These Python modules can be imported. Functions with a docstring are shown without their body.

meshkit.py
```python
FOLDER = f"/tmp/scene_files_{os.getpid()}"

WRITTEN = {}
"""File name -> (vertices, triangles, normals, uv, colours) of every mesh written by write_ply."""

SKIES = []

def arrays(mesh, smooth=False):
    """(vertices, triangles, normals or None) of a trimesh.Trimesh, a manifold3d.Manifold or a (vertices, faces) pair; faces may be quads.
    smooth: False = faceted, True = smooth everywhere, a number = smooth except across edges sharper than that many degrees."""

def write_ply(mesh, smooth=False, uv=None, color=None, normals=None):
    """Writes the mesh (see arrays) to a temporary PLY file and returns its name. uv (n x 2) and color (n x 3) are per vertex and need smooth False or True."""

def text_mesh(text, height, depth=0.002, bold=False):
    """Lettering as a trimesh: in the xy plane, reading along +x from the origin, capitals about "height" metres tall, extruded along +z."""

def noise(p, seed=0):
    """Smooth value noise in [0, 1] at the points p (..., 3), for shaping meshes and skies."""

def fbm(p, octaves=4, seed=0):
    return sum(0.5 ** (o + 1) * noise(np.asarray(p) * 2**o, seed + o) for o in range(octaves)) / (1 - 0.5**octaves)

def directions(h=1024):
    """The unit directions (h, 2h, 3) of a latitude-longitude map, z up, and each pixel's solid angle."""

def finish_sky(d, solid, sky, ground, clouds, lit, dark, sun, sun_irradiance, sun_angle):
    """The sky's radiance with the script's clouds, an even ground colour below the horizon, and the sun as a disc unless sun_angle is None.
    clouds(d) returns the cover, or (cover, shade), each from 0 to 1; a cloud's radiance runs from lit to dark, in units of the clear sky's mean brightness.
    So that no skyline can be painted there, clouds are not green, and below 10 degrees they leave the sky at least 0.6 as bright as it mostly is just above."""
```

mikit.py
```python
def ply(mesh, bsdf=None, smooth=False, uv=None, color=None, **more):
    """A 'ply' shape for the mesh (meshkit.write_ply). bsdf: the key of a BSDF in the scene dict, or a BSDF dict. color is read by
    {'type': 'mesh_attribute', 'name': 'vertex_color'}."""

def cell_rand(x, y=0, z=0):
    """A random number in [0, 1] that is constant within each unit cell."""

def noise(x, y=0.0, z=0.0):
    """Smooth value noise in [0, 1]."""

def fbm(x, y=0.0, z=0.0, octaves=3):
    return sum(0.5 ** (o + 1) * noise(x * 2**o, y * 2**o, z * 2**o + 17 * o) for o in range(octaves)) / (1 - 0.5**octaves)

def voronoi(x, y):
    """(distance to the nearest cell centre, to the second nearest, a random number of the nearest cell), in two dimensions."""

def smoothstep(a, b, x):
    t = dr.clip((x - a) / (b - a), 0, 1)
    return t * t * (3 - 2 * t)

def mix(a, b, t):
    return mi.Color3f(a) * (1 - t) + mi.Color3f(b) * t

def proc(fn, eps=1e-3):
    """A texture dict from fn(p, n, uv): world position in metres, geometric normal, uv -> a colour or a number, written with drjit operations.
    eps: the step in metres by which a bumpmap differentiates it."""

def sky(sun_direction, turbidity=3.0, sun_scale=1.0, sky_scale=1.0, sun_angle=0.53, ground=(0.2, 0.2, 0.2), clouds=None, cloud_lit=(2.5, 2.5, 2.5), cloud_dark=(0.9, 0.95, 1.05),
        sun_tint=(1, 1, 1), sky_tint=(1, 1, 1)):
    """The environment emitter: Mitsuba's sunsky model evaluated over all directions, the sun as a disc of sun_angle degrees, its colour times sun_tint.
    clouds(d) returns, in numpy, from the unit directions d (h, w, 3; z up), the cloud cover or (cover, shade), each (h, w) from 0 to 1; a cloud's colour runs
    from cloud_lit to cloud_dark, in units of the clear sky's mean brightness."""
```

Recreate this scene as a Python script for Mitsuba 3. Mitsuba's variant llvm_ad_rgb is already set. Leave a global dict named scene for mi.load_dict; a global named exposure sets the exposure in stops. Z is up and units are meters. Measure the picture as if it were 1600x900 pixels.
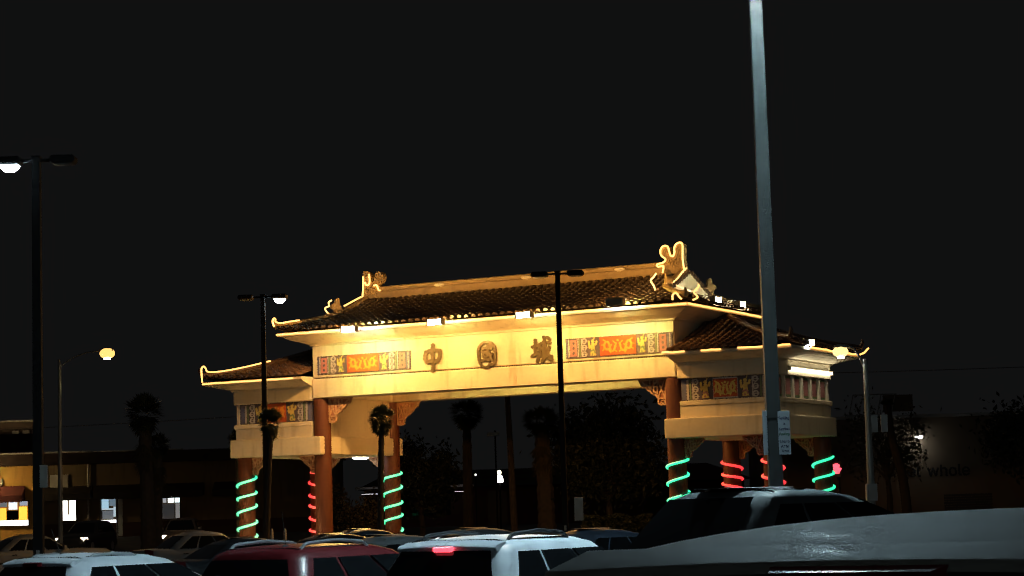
import math, random
import numpy as np, trimesh, mitsuba as mi, mikit, meshkit
from mikit import proc, noise, fbm, smoothstep, mix
from shapely.geometry import Polygon, LineString, Point, box as sbox
from shapely.ops import unary_union
T = mi.ScalarTransform4f
rng = random.Random(7)
scene, labels = {}, {}

# ------------------------------------------------------------------ camera, sky, exposure
EYE = 1.85
exposure = 0.0
_p, _r = math.radians(5.938), math.radians(1.705)
_F = np.array([0, math.cos(_p), math.sin(_p)]); _R = np.array([1.0, 0, 0]); _U = np.cross(_R, _F)
_UP = _U * math.cos(_r) + _R * math.sin(_r)
scene['camera'] = {'type': 'perspective', 'fov_axis': 'x', 'fov': 2 * math.degrees(math.atan(800 / 3320.117)), 'near_clip': 0.1, 'far_clip': 3000.0,
                   'to_world': T().look_at(origin=[0, 0, EYE], target=[0, float(_F[1]), EYE + float(_F[2])], up=[float(x) for x in _UP])}
# night: city glow on an even overcast, no sun
scene['night_sky'] = {**mikit.sky((0.2, -0.6, 0.35), turbidity=3, sun_scale=0.0, sky_scale=0.08, clouds=lambda d: 1.0, cloud_lit=(0.91, 0.93, 0.96), cloud_dark=(0.91, 0.93, 0.96), ground=(0.05, 0.05, 0.05)), 'sampling_weight': 2.0}
LED = np.array([0.60, 0.88, 1.0]); SODIUM = np.array([1.0, 0.62, 0.28]); FLOOD = np.array([1.0, 0.51, 0.135]); ROPE = np.array([1.0, 0.48, 0.12])

def em(rgb, power, w=1.0):
    return {'type': 'area', 'radiance': {'type': 'rgb', 'value': [float(x * power) for x in rgb]}, 'sampling_weight': float(w)}

# ------------------------------------------------------------------ materials
def mat(name, rgb=None, rough=0.7, tex=None, bump=None, bump_scale=1.0, two=True, **more):
    col = proc(tex) if tex is not None else {'type': 'rgb', 'value': list(rgb)}
    b = {'type': 'principled', 'base_color': col, 'roughness': rough, **more}
    if bump is not None:
        b = {'type': 'bumpmap', 'arbitrary': proc(bump, eps=0.004), 'scale': bump_scale, 'bsdf': b}
    if two:
        b = {'type': 'twosided', 'bsdf': b}
    scene['mat_' + name] = b
def grain(rgb, amount=0.18, s=2.0, rgb2=None):
    rgb2 = rgb2 or tuple(c * (1 - amount) for c in rgb)
    return lambda p, n, uv: mix(rgb, rgb2, fbm(p.x * s, p.y * s, p.z * s, 4))
def stained(rgb, dark, s=1.6):
    def f(p, n, uv):
        streak = fbm(p.x * 5, p.y * 5, p.z * 0.6, 3)
        fine = fbm(p.x * 14, p.y * 14, p.z * 14, 2)
        return mix(rgb, dark, smoothstep(0.52, 0.80, streak) * 0.55 + 0.25 * fine)
    return f
mat('plaster', tex=stained((0.66, 0.57, 0.40), (0.46, 0.37, 0.23)), rough=0.85, bump=lambda p, n, uv: fbm(p.x * 30, p.y * 30, p.z * 30, 3), bump_scale=0.006)
mat('column', tex=stained((0.10, 0.026, 0.010), (0.06, 0.016, 0.008)), rough=0.6)
mat('tile', tex=grain((0.095, 0.062, 0.042), 0.6, 6.0), rough=0.38, two=True)
mat('tile_old', tex=grain((0.13, 0.07, 0.045), 0.5, 4.0), rough=0.5, two=True)
mat('ridge', tex=grain((0.46, 0.32, 0.15), 0.4, 5.0), rough=0.6)
mat('medallion', (0.75, 0.66, 0.45), 0.25)
mat('groove', (0.12, 0.08, 0.05), 0.9)
mat('p_blue', tex=grain((0.13, 0.13, 0.22), 0.3, 20.0), rough=0.6)
mat('p_dark', tex=grain((0.10, 0.075, 0.085), 0.3, 20.0), rough=0.6)
mat('p_pale', tex=grain((0.46, 0.42, 0.40), 0.3, 20.0), rough=0.6)
mat('p_pink', tex=grain((0.42, 0.17, 0.15), 0.3, 16.0), rough=0.6)
mat('p_red', tex=grain((0.50, 0.085, 0.022), 0.35, 14.0), rough=0.6)
mat('p_orange', tex=grain((0.68, 0.26, 0.035), 0.3, 14.0), rough=0.5)
mat('p_gold', tex=grain((0.66, 0.48, 0.13), 0.35, 14.0), rough=0.45)
mat('p_green', tex=grain((0.16, 0.22, 0.10), 0.3, 14.0), rough=0.6)
mat('glyph', tex=grain((0.16, 0.12, 0.06), 0.5, 9.0), rough=0.35, metallic=0.4)
mat('lattice', tex=grain((0.50, 0.30, 0.17), 0.3, 10.0), rough=0.7)
mat('lattice_back', tex=grain((0.36, 0.15, 0.08), 0.3, 10.0), rough=0.8)
mat('cream_trim', tex=grain((0.66, 0.58, 0.44), 0.2, 6.0), rough=0.7)
mat('rope', (0.6, 0.6, 0.55), 0.4)
mat('fixture', (0.34, 0.28, 0.18), 0.5)
mat('lens', (0.8, 0.8, 0.8), 0.3)
mat('lens_off', (0.10, 0.10, 0.10), 0.25)
mat('pole_dark', tex=grain((0.018, 0.015, 0.014), 0.4, 3.0), rough=0.85, specular=0.15)
mat('pole_grey', tex=grain((0.095, 0.10, 0.095), 0.3, 3.0), rough=0.5)
mat('galv', tex=grain((0.40, 0.38, 0.34), 0.35, 4.0), rough=0.5, metallic=0.3)
mat('sign_white', tex=grain((0.62, 0.68, 0.72), 0.15, 8.0), rough=0.5)
mat('sign_ink', (0.03, 0.04, 0.12), 0.6)
mat('sign_green', (0.02, 0.13, 0.06), 0.6)
mat('asphalt', tex=lambda p, n, uv: mix((0.055, 0.055, 0.056), (0.030, 0.030, 0.031), fbm(p.x * 3, p.y * 3, 0, 4) * 0.7 + 0.3 * noise(p.x * 60, p.y * 60)), rough=0.8)
mat('concrete', tex=grain((0.30, 0.29, 0.27), 0.35, 2.0), rough=0.9)
mat('paint_line', tex=grain((0.55, 0.54, 0.48), 0.5, 5.0), rough=0.7)
mat('wall_brown', tex=stained((0.17, 0.125, 0.075), (0.11, 0.08, 0.05)), rough=0.9)
mat('wall_orange', tex=stained((0.60, 0.33, 0.08), (0.46, 0.24, 0.06)), rough=0.9)
mat('wall_block', tex=lambda p, n, uv: mix((0.19, 0.135, 0.085), (0.12, 0.085, 0.055), fbm(p.x * 0.9, p.y, p.z * 0.9, 4)), rough=0.95)
mat('wall_dark', tex=grain((0.075, 0.035, 0.028), 0.4, 1.0), rough=0.95)
mat('roof_dark', tex=grain((0.05, 0.03, 0.025), 0.4, 3.0), rough=0.8)
mat('awning_maroon', tex=grain((0.10, 0.02, 0.02), 0.3, 3.0), rough=0.8)
mat('awning_dark', tex=grain((0.022, 0.015, 0.012), 0.3, 3.0), rough=0.8)
mat('frame', (0.05, 0.045, 0.04), 0.5)
mat('fascia', tex=grain((0.5, 0.47, 0.43), 0.3, 2.0), rough=0.7)
mat('letter', (0.02, 0.017, 0.015), 0.7)
mat('bark', tex=grain((0.10, 0.076, 0.055), 0.5, 7.0), rough=0.95, bump=lambda p, n, uv: fbm(p.x * 20, p.y * 20, p.z * 9, 3), bump_scale=0.03)
mat('bark_dark', tex=grain((0.05, 0.038, 0.028), 0.5, 7.0), rough=0.95)
mat('frond', tex=grain((0.045, 0.052, 0.022), 0.5, 4.0), rough=0.6, two=True)
mat('leaf', tex=grain((0.040, 0.047, 0.020), 0.5, 3.0), rough=0.6, two=True)
mat('leaf_dry', tex=grain((0.075, 0.060, 0.030), 0.5, 3.0), rough=0.7, two=True)
mat('wire', (0.22, 0.21, 0.2), 0.6)
def paint(name, rgb, rough=0.35, coat=1.0, gloss=0.985, spec=0.5):
    mat(name, tex=grain(rgb, 0.06, 9.0), rough=rough, clearcoat=coat, clearcoat_gloss=gloss, specular=spec)
paint('car_white', (0.70, 0.74, 0.78)); paint('car_red', (0.095, 0.006, 0.009)); paint('car_silver', (0.20, 0.175, 0.145), 0.6, 0.8, 0.93, 0.15)
paint('car_grey', (0.14, 0.15, 0.155), 0.5); paint('car_dark', (0.020, 0.022, 0.025)); paint('car_tan', (0.10, 0.085, 0.075)); paint('car_blue', (0.04, 0.055, 0.08))
mat('glass', (0.006, 0.007, 0.008), 0.06, specular=0.5)
mat('black_plastic', tex=grain((0.016, 0.017, 0.018), 0.3, 12.0), rough=0.45)
mat('rubber', (0.015, 0.015, 0.015), 0.85)
mat('alloy', (0.5, 0.5, 0.52), 0.3, metallic=0.9)
mat('rail_silver', (0.42, 0.45, 0.47), 0.3, metallic=0.7)
mat('tail_off', (0.09, 0.006, 0.008), 0.15)
mat('plate', (0.55, 0.55, 0.52), 0.5)

# ------------------------------------------------------------------ mesh helpers
def bx(x0, x1, y0, y1, z0, z1, b=0.0):
    x0, x1 = sorted((x0, x1)); y0, y1 = sorted((y0, y1)); z0, z1 = sorted((z0, z1))
    if b <= 0:
        return trimesh.creation.box(extents=(x1 - x0, y1 - y0, z1 - z0), transform=trimesh.transformations.translation_matrix(((x0 + x1) / 2, (y0 + y1) / 2, (z0 + z1) / 2)))
    P = []
    for sx, X in ((1, x0), (-1, x1)):
        for sy, Y in ((1, y0), (-1, y1)):
            for sz, Z in ((1, z0), (-1, z1)):
                P += [(X, Y + sy * b, Z + sz * b), (X + sx * b, Y, Z + sz * b), (X + sx * b, Y + sy * b, Z)]
    return trimesh.convex.convex_hull(np.array(P))
def cat(*ms):
    ms = [m for k in ms for m in (k if isinstance(k, (list, tuple)) else [k])]
    return trimesh.util.concatenate(ms)
def tube(pts, r, n=8, closed=False):
    pts = np.asarray(pts, float); N = len(pts)
    rr = np.full(N, r, float) if np.isscalar(r) else np.asarray(r, float)
    t = np.gradient(pts, axis=0); t /= np.linalg.norm(t, axis=1, keepdims=True) + 1e-12
    u = np.cross(t[0], (0, 0, 1) if abs(t[0][2]) < 0.9 else (1, 0, 0)); V, Fc = [], []
    for i in range(N):
        u = u - t[i] * (u @ t[i]); u /= np.linalg.norm(u) + 1e-12; w = np.cross(t[i], u)
        a = np.arange(n) * 2 * np.pi / n
        V.append(pts[i] + rr[i] * (np.cos(a)[:, None] * u + np.sin(a)[:, None] * w))
    V = np.vstack(V)
    for i in range(N - 1):
        for k in range(n):
            a, b, c, d = i * n + k, i * n + (k + 1) % n, (i + 1) * n + (k + 1) % n, (i + 1) * n + k
            Fc += [(a, b, c), (a, c, d)]
    V = np.vstack([V, pts[0], pts[-1]])
    for k in range(n):
        Fc += [(N * n, (k + 1) % n, k), (N * n + 1, (N - 1) * n + k, (N - 1) * n + (k + 1) % n)]
    return trimesh.Trimesh(V, np.array(Fc), process=False)
def smooth_path(pts, k=4):
    pts = np.asarray(pts, float); out = []
    P = np.vstack([2 * pts[0] - pts[1], pts, 2 * pts[-1] - pts[-2]])
    for i in range(1, len(P) - 2):
        for s in np.arange(k) / k:
            a, b, c, d = P[i - 1:i + 3]
            out.append(0.5 * (2 * b + (c - a) * s + (2 * a - 5 * b + 4 * c - d) * s * s + (3 * b - a - 3 * c + d) * s ** 3))
    return np.array(out + [pts[-1]])
def loft(rings, cap0=True, cap1=True):
    rings = [np.asarray(r, float) for r in rings]; n = len(rings[0]); V = np.vstack(rings); Fc = []
    for i in range(len(rings) - 1):
        for k in range(n):
            a, b, c, d = i * n + k, i * n + (k + 1) % n, (i + 1) * n + (k + 1) % n, (i + 1) * n + k
            Fc += [(a, b, c), (a, c, d)]
    m = len(V); V = np.vstack([V, rings[0].mean(0), rings[-1].mean(0)])
    for k in range(n):
        if cap0: Fc.append((m, (k + 1) % n, k))
        if cap1: Fc.append((m + 1, (len(rings) - 1) * n + k, (len(rings) - 1) * n + (k + 1) % n))
    return trimesh.Trimesh(V, np.array(Fc), process=False)
def prism(poly, h):
    gs = getattr(poly, 'geoms', [poly])
    return cat([trimesh.creation.extrude_polygon(g, h, engine='earcut') for g in gs if g.area > 1e-6])
def xz(mesh, y):
    """a prism drawn in (x, z), standing from y towards -y"""
    m = mesh.copy(); v = m.vertices.copy(); m.vertices = np.stack([v[:, 0], y - v[:, 2], v[:, 1]], 1); return m
def lathe(prof, n=20):
    return trimesh.creation.revolve(np.array(prof, float), sections=n)
def moved(m, x=0, y=0, z=0, rz=0.0):
    M = trimesh.transformations.rotation_matrix(rz, (0, 0, 1)); M[:3, 3] = (x, y, z); m = m.copy(); m.apply_transform(M); return m
def mirror_x(m):
    m = m.copy(); m.vertices = m.vertices * np.array([-1, 1, 1]); m.faces = m.faces[:, ::-1]; return m
def mirror_y(m):
    m = m.copy(); m.vertices = m.vertices * np.array([1, -1, 1]); m.faces = m.faces[:, ::-1]; return m
def sheet(f, us, vs):
    V = np.array([[f(u, v) for v in vs] for u in us], float).reshape(-1, 3); n = len(vs); Fc = []
    for i in range(len(us) - 1):
        for j in range(n - 1):
            a = i * n + j; Fc += [(a, a + n, a + n + 1), (a, a + n + 1, a + 1)]
    return trimesh.Trimesh(V, np.array(Fc), process=False)

# ------------------------------------------------------------------ naming helpers
used = {}
def number(key):
    k = used.get(key, 0); used[key] = k + 1
    return key if k == 0 else f'{key}_{k:03d}'
place = {}
def thing(name, label, cat_, group=None, M=None, kind=None):
    key = number(name); place[key] = M
    labels[key] = {'label': label, 'category': cat_}
    if group: labels[key]['group'] = group
    if kind: labels[key]['kind'] = kind
    return key
def part(parent, name, mesh, m, smooth=False, emitter=None, label=None, kind=None):
    key = number(parent + '__' + name)
    if emitter and mesh.volume < 0: mesh = mesh.copy(); mesh.invert()
    d = mikit.ply(mesh, 'mat_' + m, smooth=smooth)
    if emitter: d['emitter'] = emitter
    M = place[parent.split('__')[0]]
    if M is not None: d['to_world'] = M
    scene[key] = d
    if label or kind:
        labels[key] = {}
        if label: labels[key]['label'] = label
        if kind: labels[key]['kind'] = kind
    return key
def single(name, label, cat_, mesh, m, group=None, M=None, smooth=False, emitter=None, kind=None):
    key = thing(name, label, cat_, group, M, kind)
    d = mikit.ply(mesh, 'mat_' + m, smooth=smooth)
    if emitter: d['emitter'] = emitter
    if M is not None: d['to_world'] = M
    scene[key] = d
    return key
def at(x, y, z=0.0, rz=0.0):
    return T().translate([x, y, z]).rotate([0, 0, 1], rz)
def dup(root, M, label, group=None, drop=()):
    name = root if root.rpartition('_')[2].isdigit() is False else root.rpartition('_')[0]
    new = number(name); place[new] = M
    labels[new] = {**labels[root], 'label': label}
    if group: labels[new]['group'] = group
    for k in [k for k in scene if k.startswith(root + '__')]:
        rest = k[len(root):]
        if any(d in rest for d in drop): continue
        scene[new + rest] = {**scene[k], 'to_world': M}
        if k in labels: labels[new + rest] = dict(labels[k])
    return new

# ------------------------------------------------------------------ ground
def ground_z(y):
    t = min(max((y - 106) / 16, 0), 1); return 0.9 * t * t * (3 - 2 * t)
ys = np.array([-300, -60, 0, 40, 80, 100, 106] + list(np.linspace(107, 122, 16)) + [130, 160, 300, 1500.0])
g = sheet(lambda u, v: (u, v, ground_z(v)), np.array([-1500, -200, -40, 0, 40, 200, 1500.0]), ys)
single('ground', 'dark asphalt of the car park', 'ground', g, 'asphalt', kind='structure')
single('road', 'asphalt street beyond the gate', 'road', sheet(lambda u, v: (u, v, 0.004), np.array([-120, 120.0]), np.array([92, 105.5])), 'asphalt', kind='structure')
single('pavement', 'concrete pavement with a kerb along the street', 'pavement', bx(-120, 120, 105.6, 107.2, -0.2, 0.14, 0.02), 'concrete', kind='structure')
st = []
for row, x0, n in ((24.5, -13, 9), (8.5, -7, 5)):
    for k in range(n):
        c, s = math.cos(math.radians(-32)), math.sin(math.radians(-32)); X = x0 + 2.95 * k
        q = np.array([(-0.05, 0), (0.05, 0), (0.05, 5), (-0.05, 5)]) @ np.array([[c, s], [-s, c]]) + (X, row)
        st.append(trimesh.Trimesh(np.c_[q, np.full(4, 0.008)], [(0, 1, 2), (0, 2, 3)], process=False))
single('parking_lines', 'painted stall lines on the car park asphalt', 'road marking', cat(st), 'paint_line', kind='structure')

# ------------------------------------------------------------------ the gate (its own axes: X along the front, Y to the back)
GX, GY, GA = 0.248, 71.106, -27.545
G = at(GX, GY, 0, GA)
gate = thing('chinese_gate', 'cream floodlit Chinese gate with three tiled roofs, red brown columns and painted panels', 'gate', M=G)
A, B, D, CR = 6.5, 9.64, 2.26, 0.29
for sx in (-1, 1):
    for sy in (-1, 1):
        for x, top in ((A, 5.76), (B, 3.95)):
            part(gate, 'column', moved(trimesh.creation.cylinder(CR, top, sections=28), sx * x, sy * D, top / 2), 'column', smooth=40)
            part(gate, 'column_base', moved(lathe([(0, 0), (0.5, 0), (0.5, 0.32), (0.42, 0.42), (0.36, 0.5), (0.3, 0.52), (0, 0.52)], 24), sx * x, sy * D), 'cream_trim', smooth=30)
# main beams and frieze
for sy in (-1, 1):
    part(gate, 'beam', bx(-6.68, 6.68, sy * 2.56, sy * 1.92, 5.77, 6.425, 0.025), 'plaster')
part(gate, 'beam_end', bx(-6.66, -6.2, -1.92, 1.92, 5.79, 6.42), 'plaster'); part(gate, 'beam_end', bx(6.2, 6.66, -1.92, 1.92, 5.79, 6.42), 'plaster')
part(gate, 'groove', bx(-6.63, 6.63, -2.50, 2.50, 6.40, 6.47), 'groove')
part(gate, 'frieze', bx(-6.67, 6.67, -2.55, 2.55, 6.46, 7.55, 0.02), 'plaster')
def ring(hx, hy, z, x0=None):
    x0 = -hx if x0 is None else x0
    return [(x0, -hy, z), (hx, -hy, z), (hx, hy, z), (x0, hy, z)]
prof = [(7.535, -0.02), (7.54, 0.06), (7.60, 0.09), (7.64, 0.20), (7.71, 0.42), (7.80, 0.62), (7.84, 0.70), (7.86, 0.78)]
part(gate, 'cornice', loft([ring(6.67 + o * 1.0, 2.55 + o * 1.04, z) for z, o in prof]), 'plaster')
part(gate, 'fascia', loft([ring(7.50, 3.41, 7.865), ring(7.52, 3.43, 7.87), ring(7.52, 3.43, 7.985), ring(7.50, 3.41, 7.99)]), 'cream_trim')

def tile_row(pts, r=0.082, seg=0.30, up=(0, 0, 1)):
    """half-round cover tiles from the ridge down to the eave, each lapping the next"""
    pts = np.asarray(pts, float); L = np.r_[0, np.cumsum(np.linalg.norm(np.diff(pts, axis=0), axis=1))]
    n = max(1, int(round(L[-1] / seg))); V, Fc = [], []
    a = np.linspace(-0.15, np.pi + 0.15, 7)
    for i in range(n):
        p = [np.array([np.interp(s, L, pts[:, k]) for k in range(3)]) for s in (L[-1] * i / n, L[-1] * (i + 1.12) / n)]
        if i == n - 1: p[1] = pts[-1] + (pts[-1] - pts[-2]) / (np.linalg.norm(pts[-1] - pts[-2]) + 1e-9) * 0.05
        t = p[1] - p[0]; t /= np.linalg.norm(t) + 1e-9; side = np.cross(t, up); side /= np.linalg.norm(side) + 1e-9; w = np.cross(side, t)
        j = rng.uniform(-0.006, 0.006)
        for q, rad, h in ((p[0], r * 0.84, 0.0), (p[1], r, 0.016)):
            V += list(q + rad * (np.cos(a)[:, None] * side + (np.sin(a)[:, None]) * w) + w * (h + j))
        b = i * 14
        for k in range(6): Fc += [(b + k, b + k + 1, b + k + 8), (b + k, b + k + 8, b + k + 7)]
        for k in range(1, 6): Fc.append((b + 7, b + 7 + k, b + 8 + k))
    return trimesh.Trimesh(np.array(V), np.array(Fc), process=False)
shape = lambda t: t * 0.72 + t * t * 0.28
# main roof
def zf(y): return 8.03 + 1.25 * shape(1 - min(abs(y) / 3.47, 1))
def zh(x): return 8.03 + 0.60 * shape(1 - min(max(abs(x) - 6.0, 0) / 1.56, 1))
def lift(x, y): return 0.10 * max(0, (abs(x) - 6.2) / 1.3) * max(0, (abs(y) - 1.9) / 1.5)
def zmain(x, y, hip): return (min(zf(y), zh(x)) if hip else zf(y)) + lift(x, y)
roof = part(gate, 'main_roof', sheet(lambda u, v: (u, v, zmain(u, v, False)), np.linspace(-6.14, 6.14, 20), np.linspace(-3.47, 3.47, 29)), 'tile')
for s in (-1, 1):
    part(gate, 'roof_skirt', sheet(lambda u, v: (s * u, v, zmain(u, v, True) - 0.004), np.linspace(6.0, 7.56, 14), np.linspace(-3.47, 3.47, 57)), 'tile')
def hip_y(x):   # where the hip meets the front slope
    lo, hi = 0.0, 3.47
    for _ in range(30):
        m = (lo + hi) / 2
        if zf(m) > zh(x): lo = m
        else: hi = m
    return lo
xs = np.arange(-7.4, 7.41, 0.26); back = []
for x in xs:
    y0 = 0.14 if abs(x) < 6.1 else hip_y(x) + 0.05
    if 3.5 - y0 < 0.15: continue
    yy = np.linspace(y0, 3.5, 12)
    part(roof, 'tile_row', tile_row([(x, -y, zmain(x, y, False) + 0.01) for y in yy]), 'tile', smooth=35)
    back.append(tile_row([(x, y, zmain(x, y, False) + 0.01) for y in yy]))
part(roof, 'back_tiles', cat(back), 'tile', smooth=35, kind='stuff')
def hip_x(y):
    lo, hi = 6.0, 7.56
    for _ in range(30):
        m = (lo + hi) / 2
        if zh(m) > zf(y): lo = m
        else: hi = m
    return lo
left = []
for y in np.arange(-3.25, 3.3, 0.26):
    x0 = max(6.05, hip_x(y) + 0.04)
    if 7.6 - x0 < 0.15: continue
    xx = np.linspace(x0, 7.6, 8); row = tile_row([(x, y, zmain(x, y, True) + 0.01) for x in xx])
    part(roof, 'tile_row', row, 'tile', smooth=35); left.append(mirror_x(row))
part(roof, 'far_end_tiles', cat(left), 'tile', smooth=35, kind='stuff')
part(gate, 'main_ridge', cat(bx(-5.5, 5.5, -0.17, 0.17, 9.20, 9.52, 0.02), bx(-5.5, 5.5, -0.10, 0.10, 9.52, 9.60), bx(-5.5, 5.5, -0.15, 0.15, 9.60, 9.68, 0.03), bx(-5.5, 5.5, -0.21, 0.21, 9.27, 9.31)), 'ridge')
for x in (-3.0, 0.35, 2.15, 3.8):
    part(gate, 'ridge_medallion', trimesh.creation.icosphere(2, 1.0).apply_scale((0.20, 0.05, 0.07)).apply_translation((x, -0.17, 9.56)), 'medallion', smooth=True)
CHI = [(0.08, 0), (0.12, 0.24), (-0.06, 0.23), (-0.10, 0.31), (0.12, 0.36), (0.20, 0.46), (0.05, 0.60), (0.04, 0.78), (0.14, 0.89), (0.29, 0.87), (0.34, 0.70), (0.39, 0.56), (0.47, 0.54), (0.52, 0.66), (0.53, 0.82), (0.63, 0.94), (0.81, 0.91), (0.80, 0.45), (0.85, -0.02)]
chi_poly = Polygon(smooth_path(CHI, 3)).buffer(0.015)
for s in (-1, 1):
    poly = Polygon([(s * (x + 5.25), z + 9.30) for x, z in chi_poly.exterior.coords]).buffer(0)
    orn = xz(prism(poly, 0.26), 0.13)
    o = part(gate, 'ridge_dragon', orn, 'ridge')
    sc_ = [Point(s * (5.25 + x + 0.05 * (k % 2)), 9.30 + z).buffer(0.062).difference(Point(s * (5.25 + x + 0.05 * (k % 2)), 9.325 + z).buffer(0.058)) for k, z in enumerate(np.arange(0.08, 0.8, 0.075)) for x in np.arange(0.15, 0.80, 0.10)]
    sc_ = unary_union(sc_).intersection(poly.buffer(-0.03))
    part(o, 'scales', xz(prism(sc_, 0.29), 0.145), 'ridge')
    part(o, 'eye', cat([moved(trimesh.creation.icosphere(2, 0.05), s * 5.55, y, 9.62) for y in (-0.14, 0.14)]), 'p_gold', smooth=True)
    # gable wall and verge
    gab = Polygon([(-1.75, 8.5), (1.75, 8.5), (0, 9.33)])
    gm = prism(Polygon([(y, zf(y) + 0.03) for y in np.linspace(-1.75, 1.75, 25)] + [(1.75, 8.40), (-1.75, 8.40)]), 0.12)
    v = gm.vertices; gm.vertices = np.stack([np.where(v[:, 2] > 0.06, 6.21, 6.15), v[:, 0], v[:, 1]], 1)
    if s < 0: gm = mirror_x(gm)
    part(gate, 'gable', gm, 'plaster')
    for sy in (-1, 1):
        yy = np.linspace(0.0, 1.5, 8)
        part(gate, 'verge_ridge', tube([(s * 5.98, sy * y, zf(y) + 0.08) for y in yy], 0.11, 8), 'ridge', smooth=40)
        vt = []
        for y in np.arange(0.15, 1.7, 0.2):
            vt.append(moved(trimesh.creation.cylinder(0.075, 0.30, sections=10, transform=trimesh.transformations.rotation_matrix(np.pi / 2, (0, 1, 0))), s * 6.12, sy * y, zf(y) + 0.06))
        part(gate, 'verge_tiles', cat(vt), 'tile', smooth=40)
        hp = [(s * x, sy * hip_y(x), zh(x) + 0.09 + lift(x, hip_y(x))) for x in np.linspace(6.05, 7.45, 8)] + [(s * 7.50, sy * 3.50, 8.22), (s * 7.54, sy * 3.56, 8.32), (s * 7.52, sy * 3.55, 8.42)]
        part(gate, 'hip_ridge', tube(hp, [0.11] * 8 + [0.09, 0.06, 0.03], 8), 'ridge', smooth=40)
        # seated beast at the foot of the verge ridge
        bp = Polygon(smooth_path([(-0.20, 0), (-0.22, 0.28), (-0.34, 0.36), (-0.30, 0.48), (-0.20, 0.52), (-0.14, 0.68), (-0.04, 0.66), (-0.02, 0.50), (0.10, 0.30), (0.22, 0.05)], 3)).buffer(0.01)
        bm = prism(bp, 0.2); v = bm.vertices.copy(); bm.vertices = np.stack([s * (6.12 - v[:, 0] * 0.55) + (v[:, 2] - 0.1) * 0.7 * s, sy * (1.62 - v[:, 0] * 0.75) - (v[:, 2] - 0.1) * 0.7 * sy, v[:, 1] + 8.52], 1)
        bm.fix_normals()
        part(gate, 'roof_beast', bm, 'ridge')

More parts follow.
